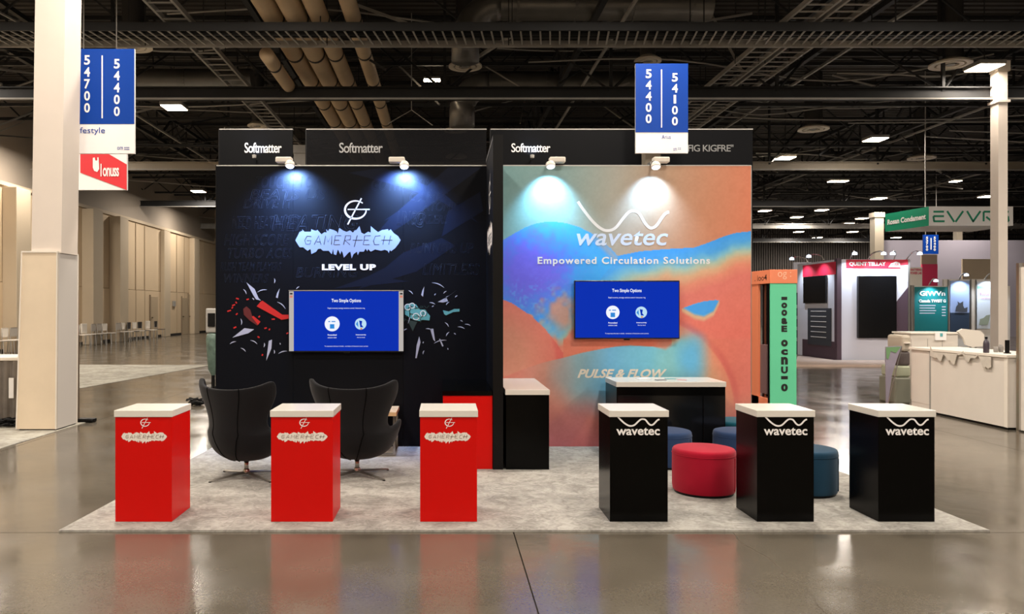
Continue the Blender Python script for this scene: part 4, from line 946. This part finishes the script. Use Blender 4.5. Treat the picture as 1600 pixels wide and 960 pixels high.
# ---------------------------------------------------------------- tall dark banners behind
BY = 12.8; BT = Z(202, BY)
def sheer():
    m = bpy.data.materials.new('sheer_black_scrim'); m.use_nodes = True; nt = m.node_tree
    b = nt.nodes['Principled BSDF']; b.inputs['Base Color'].default_value = (.003, .003, .004, 1); b.inputs['Roughness'].default_value = .5; b.inputs['Specular IOR Level'].default_value = .1; b.inputs['Alpha'].default_value = .72
    return m
M_SHEER = sheer()
M_BANK = mat('black_banner_cloth', (8, 9, 12), .6, spec=.1)
def banner(px0, px1, m, s, tb, label, tm=M_PRINTW):
    t = thing('backdrop_panel', label, 'display wall', (X(px0, BY), BY, 0)); o = t.location
    MB().box(0, X(px1, BY)-o.x, 0, .05, 0, BT-.01).build('banner_panel', m, t)
    MB().box(-.005, X(px1, BY)-o.x+.005, -.005, .055, BT-.01, BT+.008).build('top_rail', M_STEELM, t)
    MB().box(-.02, .0, .0, .05, 0, BT).build('edge_post', M_BPLAST, t)
    if s: ptext('brand_lettering', s, *tb, BY-.004, tm, t, o, space=.9, bold=.01)
    return t
banner(343, 457, M_BANK, 'Softmatter', (382, 440, 223, 239), 'tall black backdrop panel with white lettering, above left corner of booth')
banner(479, 760, M_SHEER, 'Softmatter', (530, 598, 223, 239), 'sheer black backdrop panel with fading lettering, left of the partition top', mat('dim_white_print', (150, 150, 150), .5))
banner(767, 1008, M_BANK, 'Softmatter', (799, 860, 224, 238), 'wide black backdrop panel with white lettering, above the mural left half')
banner(1036, 1176, M_BANK, 'FIG KIGFRE"', (1075, 1146, 226, 237), 'black backdrop panel with broken grey lettering, above mural right corner', mat('dim_grey_print', (120, 120, 120), .5))
for px, lb in [(401, 'small clip lamp lighting the leftmost black backdrop panel'), (830, 'small clip lamp lighting the backdrop panel above mural')]:
    t = thing('clip_lamp', lb, 'lamp', (X(px, BY), BY-.002, Z(250, BY)))
    MB().tube([(0, 0, 0), (0, -.14, .02)], .01, 8).build('arm', M_EDGE, t)
    MB().lathe([(0, 0), (.03, 0), (.035, .05), (0, .06)], (0, -.16, 0), 16).build('lamp_head', M_STEELM, t)
    l = bpy.data.lights.new('lamp_light', 'SPOT'); l.energy = 6; l.color = (.6, .75, 1); l.spot_size = math.radians(110); l.spot_blend = .9
    lo = bpy.data.objects.new('lamp_light', l); COL.objects.link(lo); lo.parent = t; lo.location = (0, -.17, .08); lo.rotation_euler = Vector((0, .5, .6)).to_track_quat('-Z', 'Y').to_euler()
# ---------------------------------------------------------------- orange and mint kiosk
KY = 11.4; kx = X(1204, KY); kx1 = X(1244.5, KY); kb = 12.45
M_OR = mat('orange_board', (232, 134, 96), .5); M_MINT = mat('mint_board', (98, 206, 160), .5)
t = thing('display_kiosk', 'mint and orange display tower standing right of the mural wall', 'kiosk', (kx, KY, 0)); o = Vector(t.location)
kt = Z(421.5, KY); kh = Z(443, KY)
MB().box(0, kx1-kx, 0, .03, 0, kh).build('mint_panel', M_MINT, t)
MB().box(-.012, kx1-kx+.01, -.012, kb-KY, kh, kt, .004).build('header_box', M_OR, t)
MB().box(kx1-kx-.03, kx1-kx, .03, kb-KY, 0, kh).build('side_panel', M_OR, t)
MB().box(0, .03, .03, .10, 0, kh).build('frame_post', M_BPLAST, t)
MB().box(0, .03, .44, kb-KY, 0, kh).build('side_panel', M_OR, t)
MB().box(0, kx1-kx, .1, kb-KY, 0, .14).build('plinth', M_OR, t)
MB().box(.06, .09, .1, .44, .14, kh).build('glass_case', mat('dark_case_glass', (20, 17, 17), .08), t)
MB().box(.02, .058, .2, .43, .2, .95, .01).build('rose_shelf_unit', mat('dusky_rose', (112, 84, 84), .5), t)
ko = o
text('header_lettering', '. ioo4', (.55, .1, kh+.05, kh+.14), -.014, M_PRINTK, t, rot='x-')
text('header_lettering', 'og :', (.1, .3, kh+.06, kh+.17), -.015, mat('pale_orange_print', (246, 190, 160), .5), t)
vt = 'e i nno o uoos'
word = ['e', 'i', 'n', 'n', 'o', 'o', 'v', 'a', 'a', 's', '!']
ys_ = [(600, 612), (588, 593), (573, 584), (558, 570), (546, 555), (531, 542), (509, 519), (497, 507), (484, 494), (473, 482), (464, 469)]
for ch, (a, b) in zip(['0', 'I', 'U', 'n', 'c', 'o', 'E', 'a', 'o', 'o', 'l'], ys_):
    ptext('vertical_lettering', ch, 1221 if b < 520 else 1220.5, 1230 if b < 520 else 1231, a, b, KY-.003, M_PRINTK, t, ko, bold=.06)
# ---------------------------------------------------------------- red and white booth far right
RY = 21.7
M_RW = mat('white_booth_print', (206, 206, 218), .5); M_PUR = mat('plum_print', (74, 56, 68), .5); M_CRIM = mat('crimson_print', (206, 34, 62), .5)
t = thing('exhibit_booth', 'white and plum booth with crimson header band and dark screens', 'booth', (X(1314, RY), RY, 0)); o = Vector(t.location)
bt = Z(405.5, RY)
Bx0, Bx1 = 0, X(1418.5, RY)-o.x
MB().box(Bx0, Bx1, 0, .08, 0, bt).build('front_panel', M_RW, t)
MB().box(X(1307, RY)-o.x, -.0, -.03, .12, 0, bt+.03).build('corner_post', M_PUR, t)
MB().box(Bx1, Bx1+.05, -.02, .1, 0, bt).build('edge_post', M_EDGE, t)
sx = X(1307, RY)-o.x
MB().box(sx, sx+.08, .12, 2.4, 0, bt).build('side_panel', M_RW, t)
def fp(pts, m, nm, k=.004): return MB().poly([P(a, b, RY-k)-o for a, b in pts]).build(nm, m, t)
fp([(1322, 406), (1418.5, 406), (1418.5, 414), (1407, 415), (1407, 420.5), (1322, 419.5)], M_CRIM, 'header_band')
ptext('header_lettering', 'QUENT TELLAY', 1327, 1384, 409.5, 416.5, RY-.012, M_PRINTW, t, o, bold=.04)
fp([(1388, 418), (1392, 412), (1400, 409), (1406, 411), (1407, 418)], M_PRINTW, 'header_emblem', .01)
ptext('header_lettering', 'ABR', 1393, 1405, 412, 416, RY-.014, M_CRIM, t, o)
fp([(1418.5, 449), (1398, 475), (1398, 528), (1418.5, 533), (1418.5, 565), (1418.5, 460)], M_PUR, 'plum_field')
ptext('sub_lettering', 'the comprehensive', 1345, 1381, 423, 424.5, RY-.01, M_PUR, t, o)
MB().box(X(1338.5, RY)-o.x, X(1398, RY)-o.x, -.1, -.0, Z(528.5, RY), Z(431.5, RY), .01).build('portrait_screen', M_TVFRAME, t)
def sp(y0, y1, z0, z1, m, nm, k=.005, th=.0): return MB().box(sx-k-th, sx-k*.2, y0, y1, z0, z1).build(nm, m, t)
def sY(px): return X(px, 1) and (o.x+sx)/((px-HX)/F)-o.y     # depth on the side panel under a column of the photograph
ya, yb, = sY(1293), sY(1258)
ym = (ya+yb)/2+RY
sp(ya, yb, Z(474, ym), Z(432, ym), M_TVFRAME, 'side_screen', .06)
sp(sY(1306), sY(1254.5), bt-.42, bt-.06, M_CRIM, 'side_header_band')
sp(sY(1299.5), sY(1263), Z(539, ym), Z(482, ym), mat('slate_board', (52, 54, 62), .6), 'info_board', .02)
for k in range(6):
    sp(sY(1292), sY(1268), Z(487+k*8, ym), Z(486+k*8, ym), M_PRINTW, 'board_lettering', .026)
sp(sY(1306), sY(1254), 0, .55, M_PUR, 'plum_side_field', .007)
def arm_lamp(par, x, y, z, dx, dy):
    MB().tube(catmull([(x, y, z), (x+dx*.2, y+dy*.4, z+.15), (x+dx*.7, y+dy*.8, z+.2), (x+dx, y+dy, z+.15)], 5), .018, 6).build('lamp_arm', M_EDGE, par)
    MB().lathe([(0, .06), (.06, .03), (.07, -.03), (0, -.04)], (x+dx, y+dy, z+.13), 14).build('lamp_head', M_SPOTL, par)
    l = bpy.data.lights.new('lamp_light', 'SPOT'); l.energy = 75; l.color = (.75, .87, 1); l.spot_size = math.radians(110); l.spot_blend = .8
    lo = bpy.data.objects.new('lamp_light', l); COL.objects.link(lo); lo.parent = par; lo.location = (x+dx, y+dy, z+.07); lo.rotation_euler = Vector((-dx*.8, -dy*.8, -1)).to_track_quat('-Z', 'Y').to_euler()
for xx, dx in ((.25, -.1), (.75, .2), (1.5, -.3), (1.85, .1)): arm_lamp(t, xx, 0, bt, dx, -.45)
arm_lamp(t, sx, .7, bt, -.45, 0); arm_lamp(t, sx, 1.7, bt, -.45, .1)
o = MB().poly([(X(1246, 24.0), 24.0, 0), (X(1246, 19.6), 19.7, 0), (14.2, 19.7, 0), (14.2, 21.5, 0), (10.9, 21.5, 0), (10.9, 24.0, 0)], Vector((0, 0, .05))).build('booth_platform', mat('pinkish_carpet', (186, 164, 150), .9, noise=.08, bscale=5))
tag(o, 'low pinkish platform under the crimson and white booth', 'platform')
# black equipment rack left of that booth
t = thing('equipment_rack', 'black equipment rack seen between mint tower and crimson booth', 'rack', (X(1249, 24), 24.6, 0))
MB().box(-.25, .25, 0, .5, 0, 2.0, .01).build('rack_body', M_BPLAST, t)
for k in range(4): MB().box(-.2, .2, -.02, 0, .45+k*.35, .56+k*.35).build('rack_unit', M_STEELM, t)
t = thing('display_board', 'grey white booth panel with blue print left of crimson booth', 'display wall', (X(1240, 25.5), 25.5, 0))
MB().box(0, .6, 0, .06, 0, Z(410, 25.5)).build('panel_board', M_RW, t)
MB().box(.25, .55, -.01, 0, Z(440, 25.5), Z(424, 25.5)).build('blue_print', mat('sky_print', (130, 170, 215), .5), t)
# ---------------------------------------------------------------- poster booth
QY = 24.5
t = thing('exhibit_booth', 'white booth wall carrying teal, blue and white posters', 'booth', (X(1423, QY), QY, 0)); o = Vector(t.location)
MB().box(0, X(1580, QY)-o.x, .05, .12, 0, Z(447, QY)).build('booth_wall_board', M_BOOTHW, t)
MB().box(X(1476, QY)-o.x, X(1555, QY)-o.x, .04, .12, Z(447, QY), Z(436.5, QY)).build('raised_wall_board', M_BOOTHW, t)
for px in (1424, 1428, 1482, 1517, 1525, 1551): MB().box(X(px, QY)-o.x-.02, X(px, QY)-o.x+.02, -.0, .05, 0, Z(437 if px > 1480 else 446, QY)).build('frame_post', M_EDGE, t)
def qb(a, b, c, d, m, nm, k=0.0, th=.02): return MB().box(X(a, QY)-o.x, X(b, QY)-o.x, .03-k-th, .05-k, Z(d, QY), Z(c, QY)).build(nm, m, t)
qb(1429, 1481.5, 448.5, 519, mat('teal_poster', (16, 116, 118), .5), 'teal_poster')
qb(1485.5, 1515, 439, 492, mat('ice_poster', (150, 168, 208), .5), 'blue_poster'); qb(1485.5, 1515, 489, 519, mat('navy_poster', (44, 58, 78), .5), 'blue_poster_base', .002)
qb(1527, 1548.5, 440, 514, mat('white_poster', (210, 218, 228), .5), 'white_poster'); qb(1527.5, 1548, 447.5, 451.5, mat('mint_strip', (130, 206, 176), .5), 'poster_strip', .004)
ptext('poster_lettering', 'GiWVn', 1437, 1477, 455, 462.5, QY-.005, M_PRINTW, t, o, bold=.03)
ptext('poster_lettering', 'Canada TWIST G', 1436, 1478, 468, 473, QY-.005, M_PRINTW, t, o, bold=.05)
for k, (a, b) in enumerate([(1437, 1462), (1437, 1461), (1437, 1463), (1437, 1461)]): qb(a, b, 477+k*4, 478.3+k*4, M_RW, 'poster_lettering', .003)
for k in range(4): qb(1472, 1478, 479+k*4.5, 480.5+k*4.5, M_RW, 'poster_lettering', .003)
MB().poly([P(a, b, QY-.02)-o for a, b in [(1493, 487), (1494, 480), (1497, 476), (1496, 471), (1500, 474), (1505, 471), (1505, 478), (1507, 482), (1512, 480), (1511, 488)]]).build('poster_figure', mat('grey_figure_print', (70, 72, 80), .5), t)
ptext('poster_lettering', 'Rosa', 1532, 1546, 456, 462, QY-.005, mat('pink_print', (206, 150, 170), .5), t, o); ptext('poster_lettering', 'marathon', 1533, 1547, 464, 468, QY-.005, mat('pink_print', (206, 150, 170), .5), t, o)
MB().poly([P(a, b, QY-.02)-o for a, b in [(1530, 508), (1531, 499), (1537, 497), (1541, 493), (1547, 492), (1546, 500), (1543, 508)]]).build('poster_picture', mat('olive_print', (150, 158, 140), .5), t)
for a, dx in ((1453, 0), (1500, 0), (1540, .1)): arm_lamp(t, X(a, QY)-o.x, .05, Z(446 if a < 1480 else 437, QY), dx, -.35)
# ---------------------------------------------------------------- far things at right
def far_board(name, label, cat, a, b, c, d, Y, m, th=.08, floor_=False, lines=None, lm=None, hang=False):
    t = thing(name, label, cat, (X(a, Y), Y, 0 if floor_ else Z(d, Y))); o = Vector(t.location)
    MB().box(0, X(b, Y)-o.x, 0, th, 0, Z(c, Y)-o.z).build('sign_board' if cat == 'sign' else 'board', m, t)
    if lines:
        for s, bx in lines: ptext('sign_lettering', s, *bx, Y-.01, lm or M_PRINTW, t, o, bold=.03)
    if hang: MB().bar((.1, .02, Z(c, Y)-o.z), (.1, .02, DZ-o.z), .02).bar((X(b, Y)-o.x-.1, .02, Z(c, Y)-o.z), (X(b, Y)-o.x-.1, .02, DZ-o.z), .02).build('sign_cables', M_STEELM, t)
    return t, o
t, o = far_board('aisle_sign', 'small distant blue number sign below the green hanging sign', 'sign', 1443, 1466.5, 367, 397, 36, M_BLUE, hang=True)
MB().box(X(1454.5, 36)-o.x-.02, X(1454.5, 36)-o.x+.02, -.02, 0, .2, .75).build('divider_line', M_PRINTW, t)
for xc, s in ((1448.5, '53700'), (1460.5, '53400')):
    for i, ch in enumerate(s): ptext('numeral', ch, xc-1.7, xc+1.7, 370+i*4.6, 373.8+i*4.6, 35.98, M_PRINTW, t, o, bold=.03)
M_PK = mat('pink_sign_print', (196, 56, 92), .5)
t, o = far_board('display_board', 'distant pink lettered panel behind teal poster, right one', 'display wall', 1441, 1465, 413, 433, 32, M_PK, floor_=True)
t, o = far_board('display_board', 'distant white and pink lettered panel just right of crimson booth', 'display wall', 1422, 1441, 418, 445, 31, M_BOOTHW, floor_=True, lines=[('SHATTERING', (1422.5, 1440, 420, 423.5)), ('POWER LAB', (1422.5, 1440, 425, 429))], lm=M_PK)
far_board('display_board', 'distant beige panel stacked above the pink panel', 'display wall', 1440, 1464.5, 398, 413, 33, M_STEELB, floor_=True)
far_board('display_board', 'large distant beige panel left of the right white column', 'display wall', 1504, 1549, 405, 445, 34, M_WALL2, floor_=True)
o = MB().box(X(1384, 40), 49.9, 40.6, 40.8, 0, 5.1).build('lilac_partition', M_LILAC); o['kind'] = 'structure'
# green/white hanging sign
EY = 24; eb = 26
t = thing('hanging_sign', 'green and white box sign hanging beside the right white column', 'sign', (X(1451.5, EY), EY, Z(352.9, EY))); o = Vector(t.location)
ew = X(1583, EY)-o.x; eh = Z(323, EY)-o.z
lxx = X(1383.3, 25.9)-o.x
mb = MB(); mb.poly([(0, 0, 0), (ew, 0, 0), (ew, 1.9, 0), (lxx, 1.9, 0)], Vector((0, 0, eh))); mb.build('sign_box', M_PRINTW, t)
M_GR = mat('green_sign_print', (22, 140, 104), .5)
nrm = Vector((lxx, 1.9, 0)).cross(Vector((0, 0, 1))).normalized()
if nrm.y > 0: nrm = -nrm
MB().poly([Vector((0, 0, 0))+nrm*.006, Vector((lxx, 1.9, 0))+nrm*.006, Vector((lxx, 1.9, eh))+nrm*.006, Vector((0, 0, eh))+nrm*.006]).build('green_face', M_GR, t)
q = text('sign_lettering', 'Rosan Condament', (0, 1, 0, 1), 0, M_PRINTW, t, bold=.04)
for v in q.data.vertices:
    u, w_ = v.co.x, v.co.z
    p = Vector((lxx, 1.9, 0))*(1-(.06+u*.88)); v.co = p+nrm*.012+Vector((0, 0, eh*(.36+.3*w_)))
mb = MB(); wv = 3.0/F*EY
def L_(pts): mb.ribbon([P(a, b, EY-.006)-o for a, b in pts], wv)
L_([(1475, 331), (1458.5, 331)]); L_([(1475, 338), (1458.5, 338)]); L_([(1458.5, 338), (1459.5, 346)]); L_([(1458.5, 346), (1476, 346)])
L_([(1480, 330), (1491, 347)]); L_([(1493, 347), (1505, 330)]); L_([(1511, 330), (1521, 347)]); L_([(1520, 347), (1532, 330)])
L_([(1537, 346), (1537, 331)]); L_([(1537, 331), (1551, 331)]); L_([(1551, 331), (1551, 339)]); L_([(1541, 339), (1551, 347)]); L_([(1557, 331), (1576, 331)]); L_([(1557, 338), (1575, 338)]); L_([(1575, 338), (1576, 346)]); L_([(1557, 346), (1576, 346)])
mb.build('sign_lettering', M_GR, t)
MB().bar((.2, .5, eh), (.2, .5, DZ-o.z), .025).bar((ew-.2, .5, eh), (ew-.2, .5, DZ-o.z), .025).build('sign_cables', M_STEELM, t)
# ---------------------------------------------------------------- white counter and wall at right edge
t = thing('service_counter', 'long cream white counter at right edge with a folded cloth', 'counter', (6.93, 9.45, 0))
MB().box(0, .7, 0, 1.95, 0.03, .89).build('counter_body', M_BOOTHW, t)
MB().box(-.03, .73, -.02, 1.98, .89, .925, .004).build('counter_top', M_PLAST, t)
MB().box(0.01, .7, 0.01, 1.93, 0, .03).build('toe_kick', M_BPLAST, t)
MB().box(-.012, 0, -.005, .05, .03, .89).build('corner_bead', M_PLAST, t); MB().box(-.012, 0, 1.5, 1.52, .03, .89).build('panel_joint', M_STEELM, t)
MB().box(-.004, 0, 1.52, 1.95, .12, .86).build('end_panel', M_BOOTHW, t)
mb = MB(); pts = []
n = 26
edge = [(-.034, .25+1.2*i/n, .885) for i in range(n+1)]
for i in range(n+1): pts.append((-.036, .25+1.2*i/n, .80-.06*math.sin(i*.9)-.05*math.sin(i*.37+1)+.03*(i % 3)))
for i in range(n):
    mb.bm.faces.new([mb.bm.verts.new(p) for p in (edge[i], edge[i+1], pts[i+1], pts[i])])
bmesh.ops.remove_doubles(mb.bm, verts=mb.bm.verts, dist=.0001)
bmesh.ops.solidify(mb.bm, geom=mb.bm.faces[:], thickness=.006)
o = mb.build('table_cloth', mat('crumpled_cream_cloth', (198, 190, 178), .85, noise=.08, bscale=12)); o.location = t.location; tag(o, 'crumpled cream cloth hanging over the cream counter edge', 'cloth')
t = thing('booth_wall', 'plain cream booth wall at the extreme right edge', 'display wall', (6.99, 9.32, 0))
MB().box(0, .08, -3.4, 0, 0.02, 2.0).build('wall_board', M_BOOTHW, t); MB().box(-.02, .1, 0, .05, 0, 2.05).build('end_post', M_EDGE, t); MB().box(0.01, .07, -3.4, 0, 0, .02).build('base_strip', M_BPLAST, t)
MB().box(0, .08, -3.4, 0, 2.0, 2.05).build('top_strip', M_EDGE, t)
LY = 12.6
t = thing('low_cabinet', 'long cream low cabinet standing behind the cream counter', 'cabinet', (X(1424, LY), LY, 0)); o = Vector(t.location)
MB().box(0, X(1497, LY)-o.x, 0, .5, 0, Z(519.5, LY)-.03, .01).build('cabinet_body', M_BOOTHW, t)
MB().box(-.02, X(1497, LY)-o.x+.02, -.02, .52, Z(519.5, LY)-.03, Z(519.5, LY), .004).build('cabinet_top', M_PLAST, t)
for px in (1449, 1472): MB().box(X(px, LY)-o.x, X(px, LY)-o.x+.006, -.004, 0, .1, 1.0).build('door_gap', M_STEELM, t)
MB().box(X(1460, LY)-o.x, X(1477, LY)-o.x, -.03, -.0, Z(532, LY), Z(519, LY), .003).build('paper_notice', M_PRINTW, t)
MB().box(X(1467, LY)-o.x, X(1471, LY)-o.x, -.034, -.03, Z(526, LY), Z(521, LY)).build('notice_mark', M_PT, t)
# beige crate + green wrapped bin left of counter
GYd = 12.0
t = thing('storage_bin', 'beige and green stacked bin left of the cream counter', 'bin', (X(1396, GYd), GYd, 0)); o = Vector(t.location)
w_ = X(1424, GYd)-o.x
MB().box(.02, w_, 0, .45, 0, .42, .03).build('lower_bin', mat('grey_green_plastic', (124, 124, 110), .6), t)
MB().box(.05, w_, .01, .44, .42, .60, .03).build('middle_bin', mat('pale_green_plastic', (168, 172, 148), .6), t)
MB().box(.10, w_, .02, .43, .60, .82, .03).build('dark_bin', mat('umber_plastic', (88, 78, 76), .6), t)
MB().box(.14, w_, .0, .43, .82, 1.08, .04).build('upper_crate', mat('taupe_plastic', (178, 168, 152), .5), t)
MB().lathe([(0, 0), (.05, 0), (.05, .02), (0, .02)], (w_*.75, -.01, .95), 18).build('crate_disc', M_PLAST, t)
t = thing('folded_banner', 'green and lilac folded banner leaning beside the stacked bins', 'banner', (X(1386, 11.9), 11.9, 0)); o = Vector(t.location)
yk = .0
MB().poly([P(a, b, 11.9)-o for a, b in [(1384, 542), (1409, 541), (1402, 560), (1394, 585), (1387, 634), (1385, 634)]], Vector((0, .02, 0))).build('banner_cloth', mat('lilac_cloth', (150, 142, 158), .8), t)
MB().poly([P(a, b, 11.89)-o for a, b in [(1384.5, 543), (1408, 542), (1400, 552), (1392, 549), (1388, 562), (1385, 560)]]).build('green_patch', mat('sage_cloth', (110, 150, 104), .8), t)
MB().tube([P(1387, 634, 11.9)-o, P(1409, 542, 11.92)-o], .008, 6).build('banner_pole', M_EDGE, t)
# things on counters
def onc(px, Y): return X(px, Y)
bt_ = thing('bottle', 'dark purple-grey bottle standing on the cream counter', 'bottle', (X(1541, 9.9), 9.9, .926))
o = MB().lathe([(0, 0), (.032, 0), (.034, .01), (.034, .12), (.028, .15), (.013, .165), (.013, .185), (0, .187)], n=20).build('bottle_body', mat('plum_glass', (62, 56, 66), .3), bt_, smooth=True)
MB().lathe([(.016, .182), (.016, .205), (0, .206)], n=14).build('bottle_cap', M_BPLAST, bt_)
for px, h, lb in [(1556, .06, 'small clear jar on cream counter, right of the bottle'), (1564, .09, 'taller grey jar on cream counter beside the small jar')]:
    j = thing('jar', lb, 'jar', (X(px, 10.05), 10.05, .926))
    MB().lathe([(0, 0), (.025, 0), (.027, .01), (.027, h-.02), (.022, h-.01)], n=18).build('jar_body', mat('grey_glass', (130, 126, 122), .2), j, smooth=True); MB().lathe([(.024, h-.01), (.024, h+.008), (0, h+.01)], n=16).build('jar_lid', M_STEELM, j)
j = thing('card_reader', 'black device stand at the end of cream counter by wall', 'device', (X(1573.5, 9.75), 9.75, .926))
MB().box(-.025, .03, -.03, .03, 0, .012).build('device_foot', M_BPLAST, j); MB().box(-.02, .025, -.015, .015, .012, .17, .005).build('device_body', M_BPLAST, j)
j = thing('shell_chair', 'white moulded chair with curved back behind the cream counter', 'chair', (X(1515, 12.0), 12.0, 0))
pts = [(1496, 518), (1504, 514), (1532, 517), (1538, 523), (1537, 541), (1520, 543), (1509, 539), (1505, 528)]
MB().poly([P(a, b, 12.0)-Vector(j.location) for a, b in pts], Vector((0, .03, 0))).build('backrest', M_PLAST, j)
MB().box(-.2, .22, .0, .42, .74, .78, .01).build('seat', M_PLAST, j)
for a, b in ((-.17, .03), (.19, .03), (-.17, .39), (.19, .39)): MB().tube([(a, b, 0), (a, b, .74)], .012, 6).build('leg', M_EDGE, j)
# ---------------------------------------------------------------- wall chairs at left
def wall_chair(loc, rz, label, m, draped=False):
    t = thing('stacking_chair', label, 'chair', loc, rz, group='chairs along the tan wall')
    MB().box(-.21, .21, -.2, .22, .44, .47, .012).build('seat', m, t)
    mb = MB(); mb.box(-.2, .2, .2, .225, .56, .86, .03); mb.build('backrest', m, t)
    for sx_ in (-1, 1):
        MB().tube([(sx_*.2, -.2, 0), (sx_*.19, -.17, .45)], .014, 6).build('leg', M_EDGE, t)
        MB().tube([(sx_*.2, .24, 0), (sx_*.19, .2, .45), (sx_*.19, .22, .84)], .014, 6).build('leg', M_EDGE, t)
    if draped: MB().box(-.215, .215, .17, .25, .5, .89, .02).build('draped_cloth', M_PLAST, t)
    return t
mc = [mat('cream_seat', (232, 224, 212), .6), mat('grey_seat', (178, 170, 160), .6), mat('dark_seat', (52, 48, 46), .6)]
desc = ['cream', 'greyish', 'dark']
spots = [(3, 1, 'wall chair at the extreme left edge of picture'), (18, 0, 'wall chair second from left edge, left of the column'), (31, 1, 'wall chair tucked at the left side of the column'), (129, 0, 'wall chair first right of the white column'), (139, 0, 'wall chair with cloth, second right of the column'), (154, 1, 'wall chair left of the big pilaster, first of three'),
         (163, 1, 'wall chair left of the big pilaster, middle of three'), (171, 0, 'wall chair touching the big pilaster'), (192, 1, 'wall chair just right of the big pilaster'), (200, 0, 'wall chair second right of the big pilaster'), (209, 2, 'dark wall chair amid the right row'), (217, 0, 'wall chair fourth right of the big pilaster'), (225, 2, 'dark wall chair near right end of the row'), (237, 0, 'cloth-covered wall chair near right end'), (250, 2, 'last dark wall chair at right end of the row')]
for px, c, lb in spots:
    Yc = -(WX+.75)*F/(HX-px)
    wall_chair((WX+.75, Yc, 0), PI/2+random.uniform(-.1, .1), desc[c]+' '+lb if not lb.startswith('dark') and not lb.startswith('last') and not lb.startswith('cloth') else lb, mc[c], draped=('cloth' in lb))
# framed notices on left wall
for px, zc, h, wv, m, lb in [(20, 1.75, .55, .25, mat('maroon_panel', (96, 50, 52), .6), 'small maroon notice board on the tan wall left of column'), (262, 1.75, .25, .2, M_STEELM, 'small grey box on tan wall, left one of two'), (271, 1.75, .3, .2, M_STEELM, 'small grey box on tan wall, right one of two')]:
    Yc = -WX*F/(HX-px)
    o = MB().box(0, .06, -wv/2*2, wv/2*2, -h/2, h/2, .01).build('wall_box', m); o.location = (WX+.001+(.35 if px == 20 else 0), Yc, zc); tag(o, lb, 'box')
# draped table at extreme left
t = thing('draped_table', 'grey draped table at far left edge behind the column', 'table', (X(-10, 9.9), 9.9, .006))
mb = MB(); pl = []
for i in range(60):
    x = -.9+i*.025; pl.append((x, .025*math.sin(i*1.3)))
for i in range(59):
    a, b = pl[i], pl[i+1]
    mb.bm.faces.new([mb.bm.verts.new(p) for p in [(a[0], a[1], 0.03), (b[0], b[1], .03), (b[0], b[1]*.6, .82), (a[0], a[1]*.6, .82)]])
bmesh.ops.remove_doubles(mb.bm, verts=mb.bm.verts, dist=.0001)
mb.build('drape', mat('grey_drape', (112, 104, 96), .85, noise=.15, bscale=8), t)
MB().box(-.9, .57, -.02, .7, .82, .86, .005).build('table_top', M_PLAST, t)
for a, b in ((-.85, .05), (.5, .05), (-.85, .65), (.5, .65)): MB().tube([(a, b, 0), (a, b, .82)], .015, 6).build('leg', M_STEELM, t)
MB().box(X(17, 9.9)-X(-10, 9.9), X(24.5, 9.9)-X(-10, 9.9), -.05, -.04, .34, .60).build('paper_notice', M_PRINTW, t)
t = thing('cable_heap', 'heap of black cables and straps under the grey draped table', 'cables', (X(8, 9.6), 9.62, .008))
mb = MB()
for k in range(14):
    c = Vector((random.uniform(-.25, .12), random.uniform(-.03, .08), .02)); r = random.uniform(.04, .1)
    mb.tube([c+Vector((r*1.6*math.cos(a), r*.7*math.sin(a), .012*k*.5+.015*math.sin(a*2+k))) for a in np.linspace(0, 5.6, 14)], .012, 6)
mb.build('cable_loops', M_BPLAST, t)
# stand right of the column
SY = GY(660)
t = thing('floor_stand', 'slim dark stand with black foot right of the left column', 'stand', (X(122, SY), SY, 0))
MB().tube([(0, 0, .03), (0, 0, 1.15)], .018, 10).build('stand_pole', mat('dark_bronze', (92, 78, 64), .5), t)
MB().box(-.02, .22, -.06, .08, 0, .05, .02).build('stand_foot', M_BPLAST, t)
MB().box(-.03, .0, -.02, .02, 1.1, 1.75, .005).build('stand_panel', mat('maroon_strip', (112, 56, 56), .6), t)
# green wrapped pole beside black wall
VY = 12.6
t = thing('wrapped_stand', 'green wrapped stand beside left edge of the black wall', 'stand', (X(333, VY), VY, 0))
MB().tube([(0, 0, 0), (0, 0, 1.5)], .03, 10).build('stand_pole', M_BPLAST, t)
MB().lathe([(.03, .40), (.08, .5), (.10, .75), (.115, 1.0), (.1, 1.08), (.04, 1.1)], n=14).build('green_wrap', mat('green_wrap', (84, 104, 94), .5, noise=.3, bscale=14), t, smooth=True)
MB().box(-.1, .12, -.08, .08, 1.10, 1.5, .02).build('camera_head', M_STEELM, t); MB().box(-.06, .06, -.1, -.08, 1.2, 1.42, .005).build('lens_panel', M_BPLAST, t)
for a in (0, 2.1, 4.2): MB().tube([(0, 0, .25), (.18*math.cos(a), .18*math.sin(a), .01)], .014, 6).build('leg', M_BPLAST, t)
VY = GY(634)
t = thing('cable_coil', 'black cable coil on the floor behind the left egg chair', 'cables', (X(304, VY), VY, 0)); mb = MB()
for k in range(12):
    r = random.uniform(.05, .12); c = Vector((random.uniform(-.1, .12), random.uniform(-.1, .1), .015+.008*k))
    mb.tube([c+Vector((r*math.cos(a), r*.8*math.sin(a), .01*math.sin(3*a))) for a in np.linspace(0, 6, 16)], .01, 6)
mb.build('cable_loops', M_BPLAST, t)
